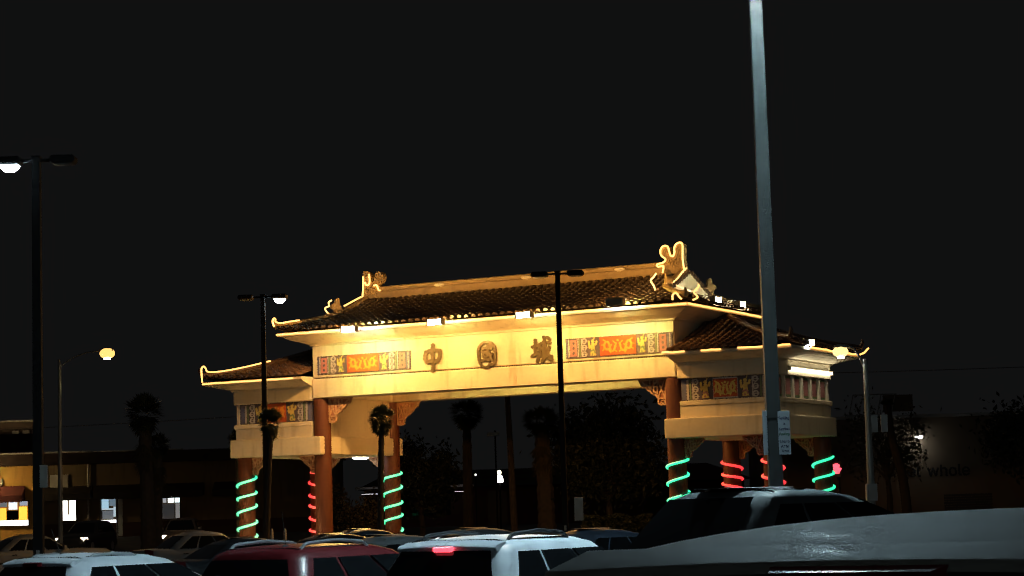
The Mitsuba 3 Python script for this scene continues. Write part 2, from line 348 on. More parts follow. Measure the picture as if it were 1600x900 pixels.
# painted panels: flat boards with the painted motifs cut as low relief
def panel(x0, x1, z0, z1, fmt, y, layout, flip=False, end_x=None):
    """front panel between x0 and x1 (gate axes), board proud of y towards -y"""
    W, H = x1 - x0, z1 - z0
    X = lambda f: x0 + (1 - f if flip else f) * W
    Z = lambda f: z0 + f * H
    def rect(f0, f1, g0=0.04, g1=0.96): a, b = sorted((X(f0), X(f1))); return sbox(a, Z(g0), b, Z(g1))
    p = part(gate, 'painted_panel', bx(x0, x1, y, y - 0.03, z0, z1), 'p_dark')
    def put(name, polys, m, h):
        part(p, name, xz(prism(unary_union(polys), h), y - 0.028), m)
    for f0, f1, kind in layout:
        c, w = (X(f0) + X(f1)) / 2, abs(X(f1) - X(f0))
        if kind in ('blue', 'pale', 'pink', 'green'):
            put('border_strip', [rect(f0, f1)], 'p_' + kind, 0.012)
        elif kind == 'cell':
            put('border_strip', [rect(f0, f1).difference(unary_union([Point(c, Z(g)).buffer(H * 0.07) for g in (0.25, 0.5, 0.75)]))], 'p_pink', 0.012)
            put('cell_edge', [rect(f0, f1, 0.04, 0.09), rect(f0, f1, 0.91, 0.96)], 'p_dark', 0.016)
        elif kind == 'scroll':
            q = []
            for g in (0.17, 0.5, 0.83):
                q.append(Point(c, Z(g)).buffer(H * 0.15).difference(Point(c, Z(g)).buffer(H * 0.085)).intersection(sbox(c - w / 2, z0, c + w / 2, z1)))
                q.append(LineString([(c - w / 2, Z(g)), (c + w / 2, Z(g))]).buffer(H * 0.022))
            q.append(rect(f0, f0 + (f1 - f0) * 0.14))
            put('scroll', q, 'p_pale', 0.014)
        elif kind == 'figure':
            q = [Point(c, Z(0.80)).buffer(H * 0.085)]
            q.append(Polygon([(c - w * 0.14, Z(0.72)), (c + w * 0.14, Z(0.72)), (c + w * 0.34, Z(0.08)), (c - w * 0.30, Z(0.08))]))
            for s in (-1, 1): q.append(LineString([(c, Z(0.64)), (c + s * w * 0.36, Z(0.56 + 0.08 * s)), (c + s * w * 0.42, Z(0.78))]).buffer(H * 0.05))
            q.append(LineString([(c + w * 0.1, Z(0.85)), (c + w * 0.2, Z(0.98))]).buffer(H * 0.02))
            put('figure', q, 'p_gold', 0.018)
            put('figure_robe', [LineString([(c - w * 0.2, Z(0.3)), (c + w * 0.1, Z(0.36)), (c + w * 0.24, Z(0.2))]).buffer(H * 0.04), Point(c - w * 0.05, Z(0.15)).buffer(H * 0.05)], 'p_pink' if not fmt else 'p_green', 0.024)
        elif kind == 'field':
            put('red_field', [rect(f0, f1, 0.09, 0.91)], 'p_red', 0.012)
            q = []
            for s in (-1, 1):
                zz = [(s * 0.05, 0.62), (s * 0.09, 0.34), (s * 0.16, 0.24), (s * 0.21, 0.42), (s * 0.24, 0.66), (s * 0.31, 0.72), (s * 0.36, 0.52), (s * 0.31, 0.34), (s * 0.25, 0.36)]
                q.append(LineString(smooth_path([(c + a * w * 1.05, Z(b)) for a, b in zz], 3)[:, :2]).buffer(H * 0.055))
                for a, b, e, f in ((0.10, 0.3, 0.04, 0.2), (0.21, 0.42, 0.17, 0.58), (0.34, 0.46, 0.42, 0.28), (0.30, 0.72, 0.40, 0.82), (0.06, 0.6, 0.13, 0.74), (0.24, 0.3, 0.2, 0.16), (0.38, 0.6, 0.44, 0.56)):
                    q.append(LineString([(c + s * a * w, Z(b)), (c + s * e * w, Z(f))]).buffer(H * 0.03))
            q.append(Point(c, Z(0.76)).buffer(H * 0.06))
            put('dragon_motif', q, 'p_orange' if fmt else 'p_gold', 0.024)
            put('field_edge', [rect(f0, f1, 0.03, 0.97).difference(rect(f0 + 0.004, f1 - 0.004, 0.09, 0.91))], 'p_pale' if not fmt else 'p_red', 0.016)
    return p
MAINL = [(0.005, 0.018, 'blue'), (0.022, 0.034, 'pale'), (0.040, 0.105, 'cell'), (0.112, 0.122, 'pale'), (0.127, 0.140, 'green'), (0.148, 0.205, 'scroll'), (0.215, 0.30, 'figure'), (0.325, 0.665, 'field'), (0.68, 0.765, 'figure'), (0.775, 0.835, 'scroll'), (0.842, 0.855, 'green'), (0.860, 0.872, 'pale'), (0.88, 0.945, 'cell'), (0.952, 0.968, 'blue'), (0.972, 0.982, 'pale'), (0.986, 0.995, 'blue')]
BAYL = [(0.005, 0.055, 'blue'), (0.060, 0.085, 'pale'), (0.095, 0.11, 'green'), (0.125, 0.20, 'scroll'), (0.215, 0.335, 'figure'), (0.36, 0.64, 'field'), (0.665, 0.785, 'figure'), (0.80, 0.875, 'scroll'), (0.89, 0.905, 'green'), (0.915, 0.94, 'pale'), (0.945, 0.995, 'blue')]
panel(-6.45, -2.80, 6.55, 7.17, True, -2.55, MAINL)
panel(2.94, 6.62, 6.55, 7.18, True, -2.55, MAINL)
# three raised characters on the frieze
def strokes(ss, w): return unary_union([LineString(smooth_path(s, 4)[:, :2] if len(s) > 2 else s).buffer(w * (1 if not isinstance(s, tuple) else 1)) for s in ss])
zhong = [[(-0.24, 0.22), (-0.28, 0.0), (-0.20, -0.14)], [(-0.24, 0.20), (0.0, 0.27), (0.26, 0.24)], [(0.26, 0.24), (0.27, 0.05), (0.18, -0.13)], [(-0.20, -0.12), (0, -0.09), (0.20, -0.11)], [(0.02, 0.44), (0.0, 0.1), (0.03, -0.2), (0.0, -0.43)]]
guo = [[(-0.22, -0.34), (-0.30, -0.1), (-0.29, 0.22), (-0.12, 0.40), (0.10, 0.41), (0.27, 0.26), (0.31, -0.05), (0.27, -0.30), (0.08, -0.33)], [(-0.20, -0.36), (-0.08, -0.42), (0.06, -0.40)], [(-0.17, 0.20), (0.0, 0.23), (0.17, 0.19)], [(-0.14, 0.08), (-0.13, -0.06)], [(-0.14, 0.07), (0.0, 0.08), (0.01, -0.05), (-0.13, -0.06)], [(-0.18, -0.18), (0.04, -0.14)], [(0.04, 0.31), (0.09, 0.05), (0.20, -0.2)], [(0.18, 0.02), (0.05, -0.22)], [(0.14, 0.30), (0.18, 0.26)]]
cheng = [[(-0.30, 0.12), (-0.08, 0.16)], [(-0.19, 0.34), (-0.20, -0.12)], [(-0.32, -0.18), (-0.20, -0.12), (-0.06, -0.06)], [(-0.02, 0.20), (-0.04, -0.1), (-0.14, -0.36)], [(-0.02, 0.20), (0.16, 0.24), (0.32, 0.22)], [(0.12, 0.42), (0.16, 0.05), (0.26, -0.25), (0.36, -0.34), (0.36, -0.22)], [(0.02, 0.06), (0.10, 0.06), (0.08, -0.2), (0.02, -0.16)], [(0.30, 0.08), (0.18, -0.18), (0.04, -0.36)], [(0.24, 0.40), (0.32, 0.33)]]
for cx, cz, g, w in ((-1.95, 6.86, zhong, 0.062), (0.08, 6.85, guo, 0.045), (2.05, 6.88, cheng, 0.055)):
    P = strokes(g, w); m = prism(P, 0.09); m.vertices = m.vertices * np.array([1.0, 0.98, 1]) + np.array([cx, cz, 0])
    part(gate, 'raised_character', xz(m, -2.53), 'glyph')

# carved brackets in the corners of the openings
BR = [(0, 0), (0, -0.80), (0.06, -0.84), (0.22, -0.84), (0.30, -0.78), (0.31, -0.64), (0.37, -0.54), (0.52, -0.47), (0.56, -0.40), (0.64, -0.37), (0.74, -0.24), (0.86, -0.20), (0.90, -0.10), (0.95, 0)]
def bracket(x, y, z, sx, scale=1.0, th=0.10):
    P = Polygon(BR); rim = P.difference(P.buffer(-0.05)); bars = [LineString([(0.30, 0), (0.30, -0.8)]), LineString([(0, -0.62), (0.32, -0.62)]), LineString([(0.55, 0), (0.55, -0.5)]), LineString([(0.05, -0.05), (0.28, -0.6)]), LineString([(0.28, -0.05), (0.05, -0.6)]), LineString([(0.33, -0.45), (0.85, -0.05)]), LineString([(0.33, -0.10), (0.62, -0.34)]), LineString([(0.42, 0), (0.42, -0.5)]), LineString([(0.33, -0.25), (0.8, -0.2)])]
    front = unary_union([rim] + [b.buffer(0.022) for b in bars] + [Point(0.12, -0.73).buffer(0.07).difference(Point(0.12, -0.73).buffer(0.035))]).intersection(P)
    def fin(m, dy):
        v = m.vertices.copy() * np.array([scale, scale, 1]); m = trimesh.Trimesh(np.stack([x + sx * v[:, 0], y - v[:, 2] + dy, z + v[:, 1]], 1), m.faces, process=False); m.fix_normals(); return m
    b = part(gate, 'bracket', fin(prism(front, th), th / 2), 'lattice')
    part(b, 'backing', fin(prism(P.buffer(-0.02), 0.03), 0.015), 'lattice_back')
for sy in (-1, 1):
    for s in (-1, 1): bracket(s * (A - CR + 0.02), sy * D, 5.765, -s)
for s in (-1, 1):
    for sy in (-1, 1):
        bracket(s * (A + CR - 0.02), sy * D, 3.865, s, 0.72); bracket(s * (B - CR + 0.02), sy * D, 3.865, -s, 0.72)

# side bays
def S(m, s): return mirror_x(m) if s < 0 else m
for s in (1, -1):
    part(gate, 'bay_wall', S(bx(6.40, 9.70, -2.30, 2.30, 3.90, 6.2), s), 'plaster')
    part(gate, 'bay_beam', S(cat(bx(6.72, 9.93, -2.57, 2.57, 5.705, 6.16, 0.02), bx(6.72, 9.99, -2.62, 2.62, 6.15, 6.20)), s), 'plaster')
    part(gate, 'bay_sill', S(bx(6.76, 9.96, -2.53, 2.53, 4.86, 5.015, 0.02), s), 'plaster')
    part(gate, 'bay_middle_band', S(bx(6.76, 9.90, -2.50, 2.50, 4.485, 4.87, 0.015), s), 'plaster')
    part(gate, 'bay_bottom_band', S(bx(6.30, 10.0, -2.72, 2.72, 3.87, 4.485, 0.025), s), 'plaster')
    x0, x1 = (6.80, 9.72) if s > 0 else (-9.72, -6.80)
    part(gate, 'bay_backing', S(bx(6.78, 9.78, -2.40, 2.40, 5.01, 5.71), s), 'p_blue')
    panel(x0, x1, 5.02, 5.70, s < 0, -2.40, BAYL, flip=s < 0)
    panel(x0, x1, 5.02, 5.70, False, 2.41, [], flip=s < 0) if False else None
    # outer end: red panels between white posts
    ends = np.linspace(-2.38, 2.38, 7)
    for i in range(6):
        ep = part(gate, 'end_panel', S(bx(9.775, 9.805, ends[i] + 0.09, ends[i + 1] - 0.09, 5.05, 5.68), s), 'p_green')
        part(ep, 'red_inset', S(bx(9.80, 9.82, ends[i] + 0.15, ends[i + 1] - 0.15, 5.12, 5.62, 0.005), s), 'p_pink')
    for i in range(7):
        part(gate, 'end_post', S(bx(9.77, 9.88, ends[i] - 0.075, ends[i] + 0.075, 5.012, 5.71, 0.01), s), 'cream_trim')
    # cove, fascia and roof of the bay
    pr = [(6.195, 0.0), (6.22, 0.10), (6.28, 0.30), (6.34, 0.52), (6.38, 0.60), (6.40, 0.62)]
    part(gate, 'bay_cornice', S(loft([ring(9.93 + o * 1.25, 2.57 + o, z, x0=6.68) for z, o in pr]), s), 'plaster')
    part(gate, 'bay_fascia', S(loft([ring(10.72, 3.20, 6.402, x0=6.68), ring(10.74, 3.22, 6.41, x0=6.68), ring(10.74, 3.22, 6.50, x0=6.68), ring(10.72, 3.20, 6.505, x0=6.68)]), s), 'cream_trim')
    bzf = lambda y: 6.54 + 1.14 * shape(1 - min(abs(y) / 3.26, 1))
    bzh = lambda x: 6.54 + 1.14 * shape(1 - min(max(x - 7.5, 0) / 3.28, 1))
    bl = lambda x, y: 0.10 * max(0, (x - 9.3) / 1.4) * max(0, (abs(y) - 1.9) / 1.3)
    bz = lambda x, y: min(bzf(y), bzh(x)) + bl(x, y)
    br = part(gate, 'bay_roof', S(sheet(lambda u, v: (u, v, bz(u, v)), np.r_[6.68, np.linspace(7.5, 10.78, 33)], np.linspace(-3.26, 3.26, 53)), s), 'tile_old')
    hipy = lambda x: 3.26 * max(0.0, (x - 7.5) / 3.28)
    bk = []
    for x in np.arange(6.82, 10.7, 0.26):
        y0 = max(0.12, hipy(x) + 0.05)
        if 3.3 - y0 < 0.12: continue
        yy = np.linspace(y0, 3.29, 10)
        part(br, 'tile_row', S(tile_row([(x, -y, bz(x, y) + 0.01) for y in yy]), s), 'tile_old', smooth=35)
        bk.append(tile_row([(x, y, bz(x, y) + 0.01) for y in yy]))
    part(br, 'back_tiles', S(cat(bk), s), 'tile_old', smooth=35, kind='stuff')
    er = []
    for y in np.arange(-3.12, 3.2, 0.26):
        x0_ = 7.5 + 3.28 * abs(y) / 3.26 + 0.05
        if 10.8 - x0_ < 0.12: continue
        row = tile_row([(x, y, bz(x, y) + 0.01) for x in np.linspace(x0_, 10.81, 10)])
        if s > 0: part(br, 'tile_row', row, 'tile_old', smooth=35)
        else: er.append(S(row, s))
    if er: part(br, 'far_end_tiles', cat(er), 'tile_old', smooth=35, kind='stuff')
    part(gate, 'bay_ridge', S(bx(6.68, 7.62, -0.12, 0.12, 7.64, 7.86, 0.03), s), 'tile_old')
    for sy in (-1, 1):
        hp = [(x, sy * hipy(x), bz(x, hipy(x)) + 0.08) for x in np.linspace(7.5, 10.6, 9)] + [(10.74, sy * 3.26, 6.74), (10.80, sy * 3.32, 6.90), (10.78, sy * 3.31, 7.02)]
        part(gate, 'bay_hip_ridge', S(tube(hp, [0.10] * 9 + [0.08, 0.06, 0.03], 8), s), 'tile_old', smooth=40)

# ------------------------------------------------------------------ lamps and rope lights on the gate
def flood(x, y, z, lit, label, ry=0.0, power=1500, rgb=FLOOD, w=40.0):
    M = T().translate([GX, GY, 0]).rotate([0, 0, 1], GA).translate([x, y, z]).rotate([0, 0, 1], ry)
    f = thing('floodlight', label, 'floodlight', 'floodlights on the gate eaves', M)
    if lit == 'shielded':
        part(f, 'housing', cat(bx(-0.28, 0.28, -0.17, -0.13, -0.10, 0.13, 0.01), bx(-0.28, 0.28, -0.16, 0.06, 0.10, 0.13, 0.01), bx(-0.28, -0.25, -0.15, 0.05, -0.10, 0.10), bx(0.25, 0.28, -0.15, 0.05, -0.10, 0.10)), 'fixture')
    else:
        part(f, 'housing', cat(bx(-0.28, -0.245, -0.15, 0.05, -0.09, 0.10), bx(0.245, 0.28, -0.15, 0.05, -0.09, 0.10), tube([(-0.26, 0.05, 0.1), (0.26, 0.05, 0.1)], 0.02, 6)), 'fixture')
    part(f, 'lens', bx(-0.24, 0.24, -0.12, 0.04, -0.085, 0.08, 0.04), 'lens', emitter=em(rgb, power, w))
    L = 0.36 if ry else -3.46 - y
    part(f, 'arm', cat([tube([(x, 0.05, 0.1), (x, L - 0.1, 0.16), (x, L, 0.10)], 0.018) for x in (-0.12, 0.12)]), 'fixture')
flood(-3.98, -4.4, 7.83, 'bare', 'lit floodlight on the front eave of the gate, leftmost of four', power=1450)
flood(-0.74, -4.4, 7.85, 'bare', 'lit floodlight on the front eave above the first raised character', power=540)
flood(2.45, -4.4, 7.86, 'bare', 'lit floodlight on the front eave above the third raised character', power=560)
flood(5.40, -4.0, 8.07, 'shielded', 'pale shielded floodlight box on the front eave, rightmost of four', power=760)
WHITE = np.array([1.0, 0.86, 0.52])
flood(7.25, -0.55, 8.28, 'bare', 'lit floodlight on the right end skirt roof shining at the gable', 90, 130, WHITE, 25)
flood(7.40, 1.15, 8.24, 'bare', 'second lit floodlight on the right end skirt roof behind the gable one', 90, 100, WHITE, 20)
flood(10.75, -1.85, 6.62, 'bare', 'small lit floodlight on the end eave of the right bay roof', 90, 80, WHITE, 4)
tb = thing('fluorescent_tube', 'long white fluorescent tube over the end panels of the right bay', 'lamp', M=G)
part(tb, 'tube', tube([(9.985, -1.35, 5.90), (9.985, 2.50, 5.90)], 0.045, 10), 'lens', smooth=True, emitter=em((1, 0.93, 0.72), 9.0, 6.0))
part(tb, 'holder', cat(bx(9.93, 9.96, -1.4, 2.55, 5.93, 5.99), bx(9.93, 10.03, -1.42, -1.36, 5.85, 5.97), bx(9.93, 10.03, 2.5, 2.56, 5.85, 5.97)), 'fixture')

rope_n = 0
def rope(pts, label, r=0.032, k=4, rgb=ROPE, power=2.1, w=0.5, raw=False, group='warm rope lights along the gate roofs', cat_='rope light', name='rope_light'):
    P = np.asarray(pts, float) if raw else smooth_path(pts, k)
    single(name, label, cat_, tube(P, r, 6), 'rope', group, G, True, em(rgb, power, w))
def jig(pts, a=0.012): return [(x + rng.uniform(-a, a), y + rng.uniform(-a, a), z + rng.uniform(-a, a)) for x, y, z in pts]
rope(jig([(x, -3.47, 7.93) for x in np.linspace(-7.5, 7.52, 60)]), 'rope light along the front eave of the main gate roof', raw=True)
rope(jig([(7.56, y, 7.93) for y in np.linspace(-3.44, 3.44, 28)]), 'rope light along the right end eave of the main gate roof', raw=True)
rope([(-6.85, -3.0, 8.42), (-7.1, -3.25, 8.37), (-7.3, -3.48, 8.32), (-7.42, -3.60, 8.36), (-7.43, -3.60, 8.45), (-7.48, -3.62, 8.48), (-7.53, -3.63, 8.40), (-7.51, -3.62, 8.27), (-7.48, -3.60, 8.20)], 'curled rope light at the left corner tip of the main gate roof')
rope([(-8.9, -1.75, 7.22), (-9.6, -2.3, 7.02), (-10.2, -2.85, 6.88), (-10.50, -3.22, 6.86), (-10.56, -3.28, 6.98), (-10.62, -3.32, 7.05), (-10.70, -3.34, 6.97), (-10.70, -3.33, 6.76), (-10.70, -3.30, 6.5)], 'rope light along the hip of the left bay roof with a curled tip')
rope(jig([(x, -3.26, 6.45) for x in np.linspace(-10.72, -7.0, 18)]), 'rope light along the front eave of the left bay roof', raw=True)
for i, (a, b) in enumerate(((6.55, 7.3), (7.85, 8.5), (9.05, 9.9), (10.25, 10.72))):
    rope(jig([(x, -3.26, 6.49) for x in np.linspace(a, b, 5)]), ['first short rope light dash on the right bay front eave, beside the main beam', 'second short rope light dash on the right bay front eave', 'long rope light dash on the right bay front eave, left of the tall grey pole', 'rope light dash on the right bay front eave, right of the tall pole'][i], raw=True)
rope(jig([(10.78, y, 6.48) for y in np.linspace(-1.6, 3.0, 14)]) + [(10.86, 3.25, 6.56), (10.96, 3.42, 6.72)], 'rope light along the end eave of the right bay roof up to its far tip', raw=True)
def chi_rope(s, idx): return [(s * (CHI[i][0] + 5.25), -0.17, CHI[i][1] + 9.30) for i in idx]
rope(chi_rope(1, range(0, 19)), 'rope light outlining the ridge dragon at the right end of the main roof')
rope([(-6.09, -0.17, 9.30), (-6.05, -0.17, 9.7), (-6.04, -0.17, 10.08)], 'upright rope light on the outer edge of the left ridge dragon')
rope([(-5.80, -0.17, 10.15), (-5.78, -0.17, 9.85), (-5.90, -0.17, 9.76), (-5.98, -0.17, 9.88)], 'hooked rope light in the middle of the left ridge dragon')
rope([(-5.62, -0.17, 9.72), (-5.50, -0.17, 9.74), (-5.42, -0.17, 9.56), (-5.36, -0.17, 9.54)], 'short rope light on the snout of the left ridge dragon')
rope([(-6.10, -0.25, 9.36), (-6.16, -0.75, 9.16), (-6.2, -1.2, 8.98)], 'rope light on the left verge of the main gate roof')
rope([(-6.36, -1.72, 9.16), (-6.46, -1.78, 9.08), (-6.44, -1.78, 8.96), (-6.56, -1.86, 8.88), (-6.50, -1.82, 8.74), (-6.40, -1.78, 8.66)], 'rope light on the roof beast at the left hip of the main roof')
rope([(6.14, -0.1, 9.42), (6.16, -0.5, 9.25), (6.17, -0.95, 9.0), (6.18, -1.35, 8.82), (6.2, -1.55, 8.62), (6.05, -1.78, 8.42), (5.85, -1.85, 8.50), (5.72, -1.82, 8.75), (5.62, -1.80, 8.92), (5.72, -1.80, 9.02), (5.82, -1.80, 9.14)], 'rope light down the right verge ending in the outline of the right roof beast')
rope([(6.2, -1.38, 8.80), (6.3, -0.9, 8.70), (6.4, -0.4, 8.62)], 'dim rope light along the foot of the right gable', power=1.4)
rope([(7.1, -3.55, 8.06), (7.12, -3.57, 8.22), (7.24, -3.58, 8.26), (7.34, -3.6, 8.14), (7.42, -3.6, 8.06)], 'small looped rope light at the right front corner of the main eave')
rope([(7.66, -3.3, 8.04), (7.74, -3.1, 8.14), (7.62, -3.1, 8.3), (7.72, -2.95, 8.46), (7.66, -2.8, 8.56)], 'hooked rope light on the right front tip of the main roof')
GREEN, RED = np.array([0.02, 1.0, 0.42]), np.array([1.0, 0.025, 0.035])
def spiral(x, y, z0, z1, pitch, hand, rgb, label, ph=0.0, group=None, power=1.0, wob=0.03):
    n = int((z1 - z0) / pitch * 26); a = np.arange(n) / 26 * 2 * np.pi
    P = [(x + (CR + 0.045) * math.cos(hand * t + ph), y + (CR + 0.045) * math.sin(hand * t + ph), z0 + pitch * t / (2 * np.pi) + wob * math.sin(t * 0.37 + x)) for t in a]
    rope(P, label, r=0.046, raw=True, rgb=rgb, power=power, w=1.0, group=group)
gg, rg = 'green rope lights wound round the gate columns', 'red rope lights wound round the gate columns'
spiral(-B, -D, 1.15, 3.4, 0.50, 1, GREEN, 'green rope light wound round the leftmost front column', group=gg, power=1.3)
spiral(-A, D, 1.20, 3.35, 0.50, 1, GREEN, 'green rope light wound round the back column left of the opening', group=gg, power=1.3)
spiral(A, -D, 1.20, 3.30, 0.50, 1, GREEN, 'green rope light wound round the front column right of the opening', group=gg, power=1.4)
spiral(B, D, 1.20, 3.25, 0.50, 1, GREEN, 'green rope light wound round the rightmost back column', group=gg, power=1.3)
spiral(-B, D, 1.15, 3.40, 0.42, -1, RED, 'red rope light wound round the left bay back column', group=rg, power=1.6)
spiral(A, D, 1.20, 3.25, 0.36, -1, RED, 'red rope light wound round the back column right of the opening', group=rg, power=1.6)
spiral(B, -D, 1.20, 3.25, 0.42, -1, RED, 'red rope light wound round the column behind the tall grey pole', group=rg, power=1.6)
# soffit lamp under the left bay and the lamp bars that light the inside of the back beam
sl = thing('soffit_lamp', 'white lamp under the left bay of the gate', 'lamp', M=G)
part(sl, 'diffuser', moved(lathe([(0, -0.10), (0.22, -0.09), (0.30, -0.03), (0.30, 0.0), (0, 0.0)], 20), -7.4, 1.6, 3.86), 'lens', smooth=40, emitter=em((0.95, 1.0, 1.0), 9, 3))
part(sl, 'rim', moved(lathe([(0.30, -0.03), (0.34, -0.03), (0.34, 0.005), (0.30, 0.005), (0.30, -0.03)], 20), -7.4, 1.6, 3.862), 'fixture')
for i, x in enumerate((-1.9, 1.9)):
    f = thing('beam_lamp', f'warm lamp bar behind the front beam, {"left" if x < 0 else "right"} one of two', 'lamp', 'lamp bars inside the gate opening', G)
    part(f, 'lens', bx(x - 1.5, x + 1.5, -1.86, -1.82, 5.92, 5.99, 0.01), 'lens', emitter=em(FLOOD * np.array([1, 0.88, 0.8]), 360, 14.0))
    part(f, 'housing', cat(bx(x - 1.55, x + 1.55, -1.915, -1.865, 5.90, 6.02, 0.01), bx(x - 1.55, x + 1.55, -1.915, -1.80, 6.00, 6.03)), 'fixture')

f = thing('ground_floodlight', 'ground floodlight before the left bay, hidden behind the parked cars', 'floodlight', M=T().translate([GX, GY, 0]).rotate([0, 0, 1], GA).translate([-8.4, -5.2, 0.0]))
part(f, 'lens', bx(-0.15, 0.15, 0.02, 0.05, 0.22, 0.44, 0.01), 'lens', emitter=em(np.array([1.0, 0.60, 0.24]), 620, 10.0))
part(f, 'housing', cat(bx(-0.18, 0.18, -0.12, 0.015, 0.19, 0.47, 0.02), bx(-0.06, 0.06, -0.08, 0.0, 0.0, 0.2), bx(-0.2, 0.2, -0.2, 0.1, 0, 0.04)), 'fixture')

# ------------------------------------------------------------------ car park lamps
def lot_pole(x, y, rz, label, lit, m, sgn=None, top=9.0, w=0.075, power=260, wt=3.0):
    M = at(x, y, 0, rz)
    p = thing('car_park_lamp', label, 'lamp post', 'twin headed car park lamp posts', M)
    part(p, 'pole', loft([[(sx * w * k, sy * w * k, z) for sx, sy in ((-1, -1), (1, -1), (1, 1), (-1, 1))] for z, k in ((0.72, 1.12), (top, 0.92))]), m)
    part(p, 'footing', moved(lathe([(0, 0), (0.32, 0), (0.32, 0.70), (0.30, 0.72), (0, 0.72)], 20)), 'concrete', smooth=30)
    part(p, 'collar', cat(bx(-w * 1.25, w * 1.25, -w * 1.25, w * 1.25, 0.72, 0.80, 0.01), bx(-w * 0.96, w * 0.96, -w * 0.96 - 0.004, w * 0.96 + 0.004, top - 0.55, top - 0.52)), m)
    part(p, 'hand_hole', bx(-0.04, 0.04, -w * 1.13, -w * 1.0, 1.15, 1.32, 0.006), 'galv')
    part(p, 'cap', bx(-0.09, 0.09, -0.09, 0.09, top, top + 0.04, 0.01), m)
    for s, on in zip((-1, 1), lit):
        h = part(p, 'lamp_head', cat(bx(s * 0.30, s * 0.80, -0.20, 0.20, top - 0.13, top + 0.03, 0.04), bx(s * 0.06, s * 0.32, -0.04, 0.04, top - 0.08, top - 0.02)), m)
        part(h, 'lens', trimesh.convex.convex_hull(np.array([(s * a, b, top + (c if on else -0.135 + 0.2 * (c + 0.135))) for a, b, c in ((0.36, -0.15, -0.135), (0.74, -0.15, -0.135), (0.36, 0.15, -0.135), (0.74, 0.15, -0.135), (0.40, -0.12, -0.20), (0.70, -0.12, -0.20), (0.40, 0.12, -0.20), (0.70, 0.12, -0.20), (0.47, -0.07, -0.27), (0.63, -0.07, -0.27), (0.47, 0.07, -0.27), (0.63, 0.07, -0.27))])), 'lens' if on else 'lens_off', emitter=em(LED, power, wt) if on else None)
    return p
lp1 = lot_pole(-9.55, 42.5, 0, 'dark lamp post at the far left with its left head lit white', (True, False), 'pole_dark', w=0.085, top=9.2)
lot_pole(-8.12, 68.8, 0, 'dark lamp post in front of the left bay with its right head lit white', (False, True), 'pole_dark', power=90)
lot_pole(1.40, 64.5, -8, 'dark unlit lamp post standing in front of the gate frieze', (False, False), 'pole_dark')
lot_pole(3.02, 25.0, 90, 'tall grey lamp post in the foreground carrying two parking signs', (True, True), 'pole_grey', w=0.075, power=1350, wt=18.0)
lot_pole(6.5, -6.0, 0, 'grey lamp post behind the camera', (True, True), 'pole_grey', power=130, wt=6.0)
# parking signs on the tall grey pole
def board(x0, x1, z0, z1, y, lines, label, M):
    b = thing('parking_sign', label, 'sign', 'narrow white parking signs on the tall pole', M)
    bd = part(b, 'board', bx(x0, x1, y, y + 0.008, z0, z1, 0.002), 'sign_white')
    for txt, z, h, m in lines:
        t = meshkit.text_mesh(txt, h, 0.003, True); bb = t.bounds; sc = min(1.0, (x1 - x0) * 0.86 / (bb[1][0] - bb[0][0]))
        v = t.vertices * np.array([sc, 1, 1]); t.vertices = np.stack([v[:, 0] - sc * (bb[0][0] + bb[1][0]) / 2 + (x0 + x1) / 2, y - v[:, 2], v[:, 1] + z], 1)
        part(bd, 'lettering', t, m)
    part(b, 'band', cat([bx(-0.085, 0.085, -0.085, 0.085, z, z + 0.02) for z in (z0 + 0.06, z1 - 0.08)]), 'pole_grey')
PM = at(3.02, 25.0, 0, 0)
board(0.045, 0.185, 2.39, 2.90, -0.088, [('Parking', 2.80, 0.034, 'sign_ink'), ('is', 2.735, 0.026, 'sign_ink'), ('Limited', 2.675, 0.03, 'sign_ink'), ('Parking', 2.615, 0.03, 'sign_green'), ('Leave', 2.53, 0.03, 'sign_ink'), ('ATM', 2.47, 0.03, 'sign_ink'), ('Time', 2.42, 0.028, 'sign_ink')], 'narrow white parking sign with dark lettering on the right of the tall pole', PM)
board(-0.135, -0.08, 2.39, 2.91, -0.079, [], 'narrow blank white sign edge on the left of the tall pole', PM)
single('pole_sign', 'small pale sign low on the far left dark lamp post', 'sign', bx(-9.50, -9.34, 42.38, 42.40, 2.55, 3.0, 0.003), 'galv')
single('pole_sign', 'small pale sign low beside the lamp post in front of the gate', 'sign', bx(1.68, 1.95, 64.4, 64.42, 1.45, 2.15, 0.003), 'galv')

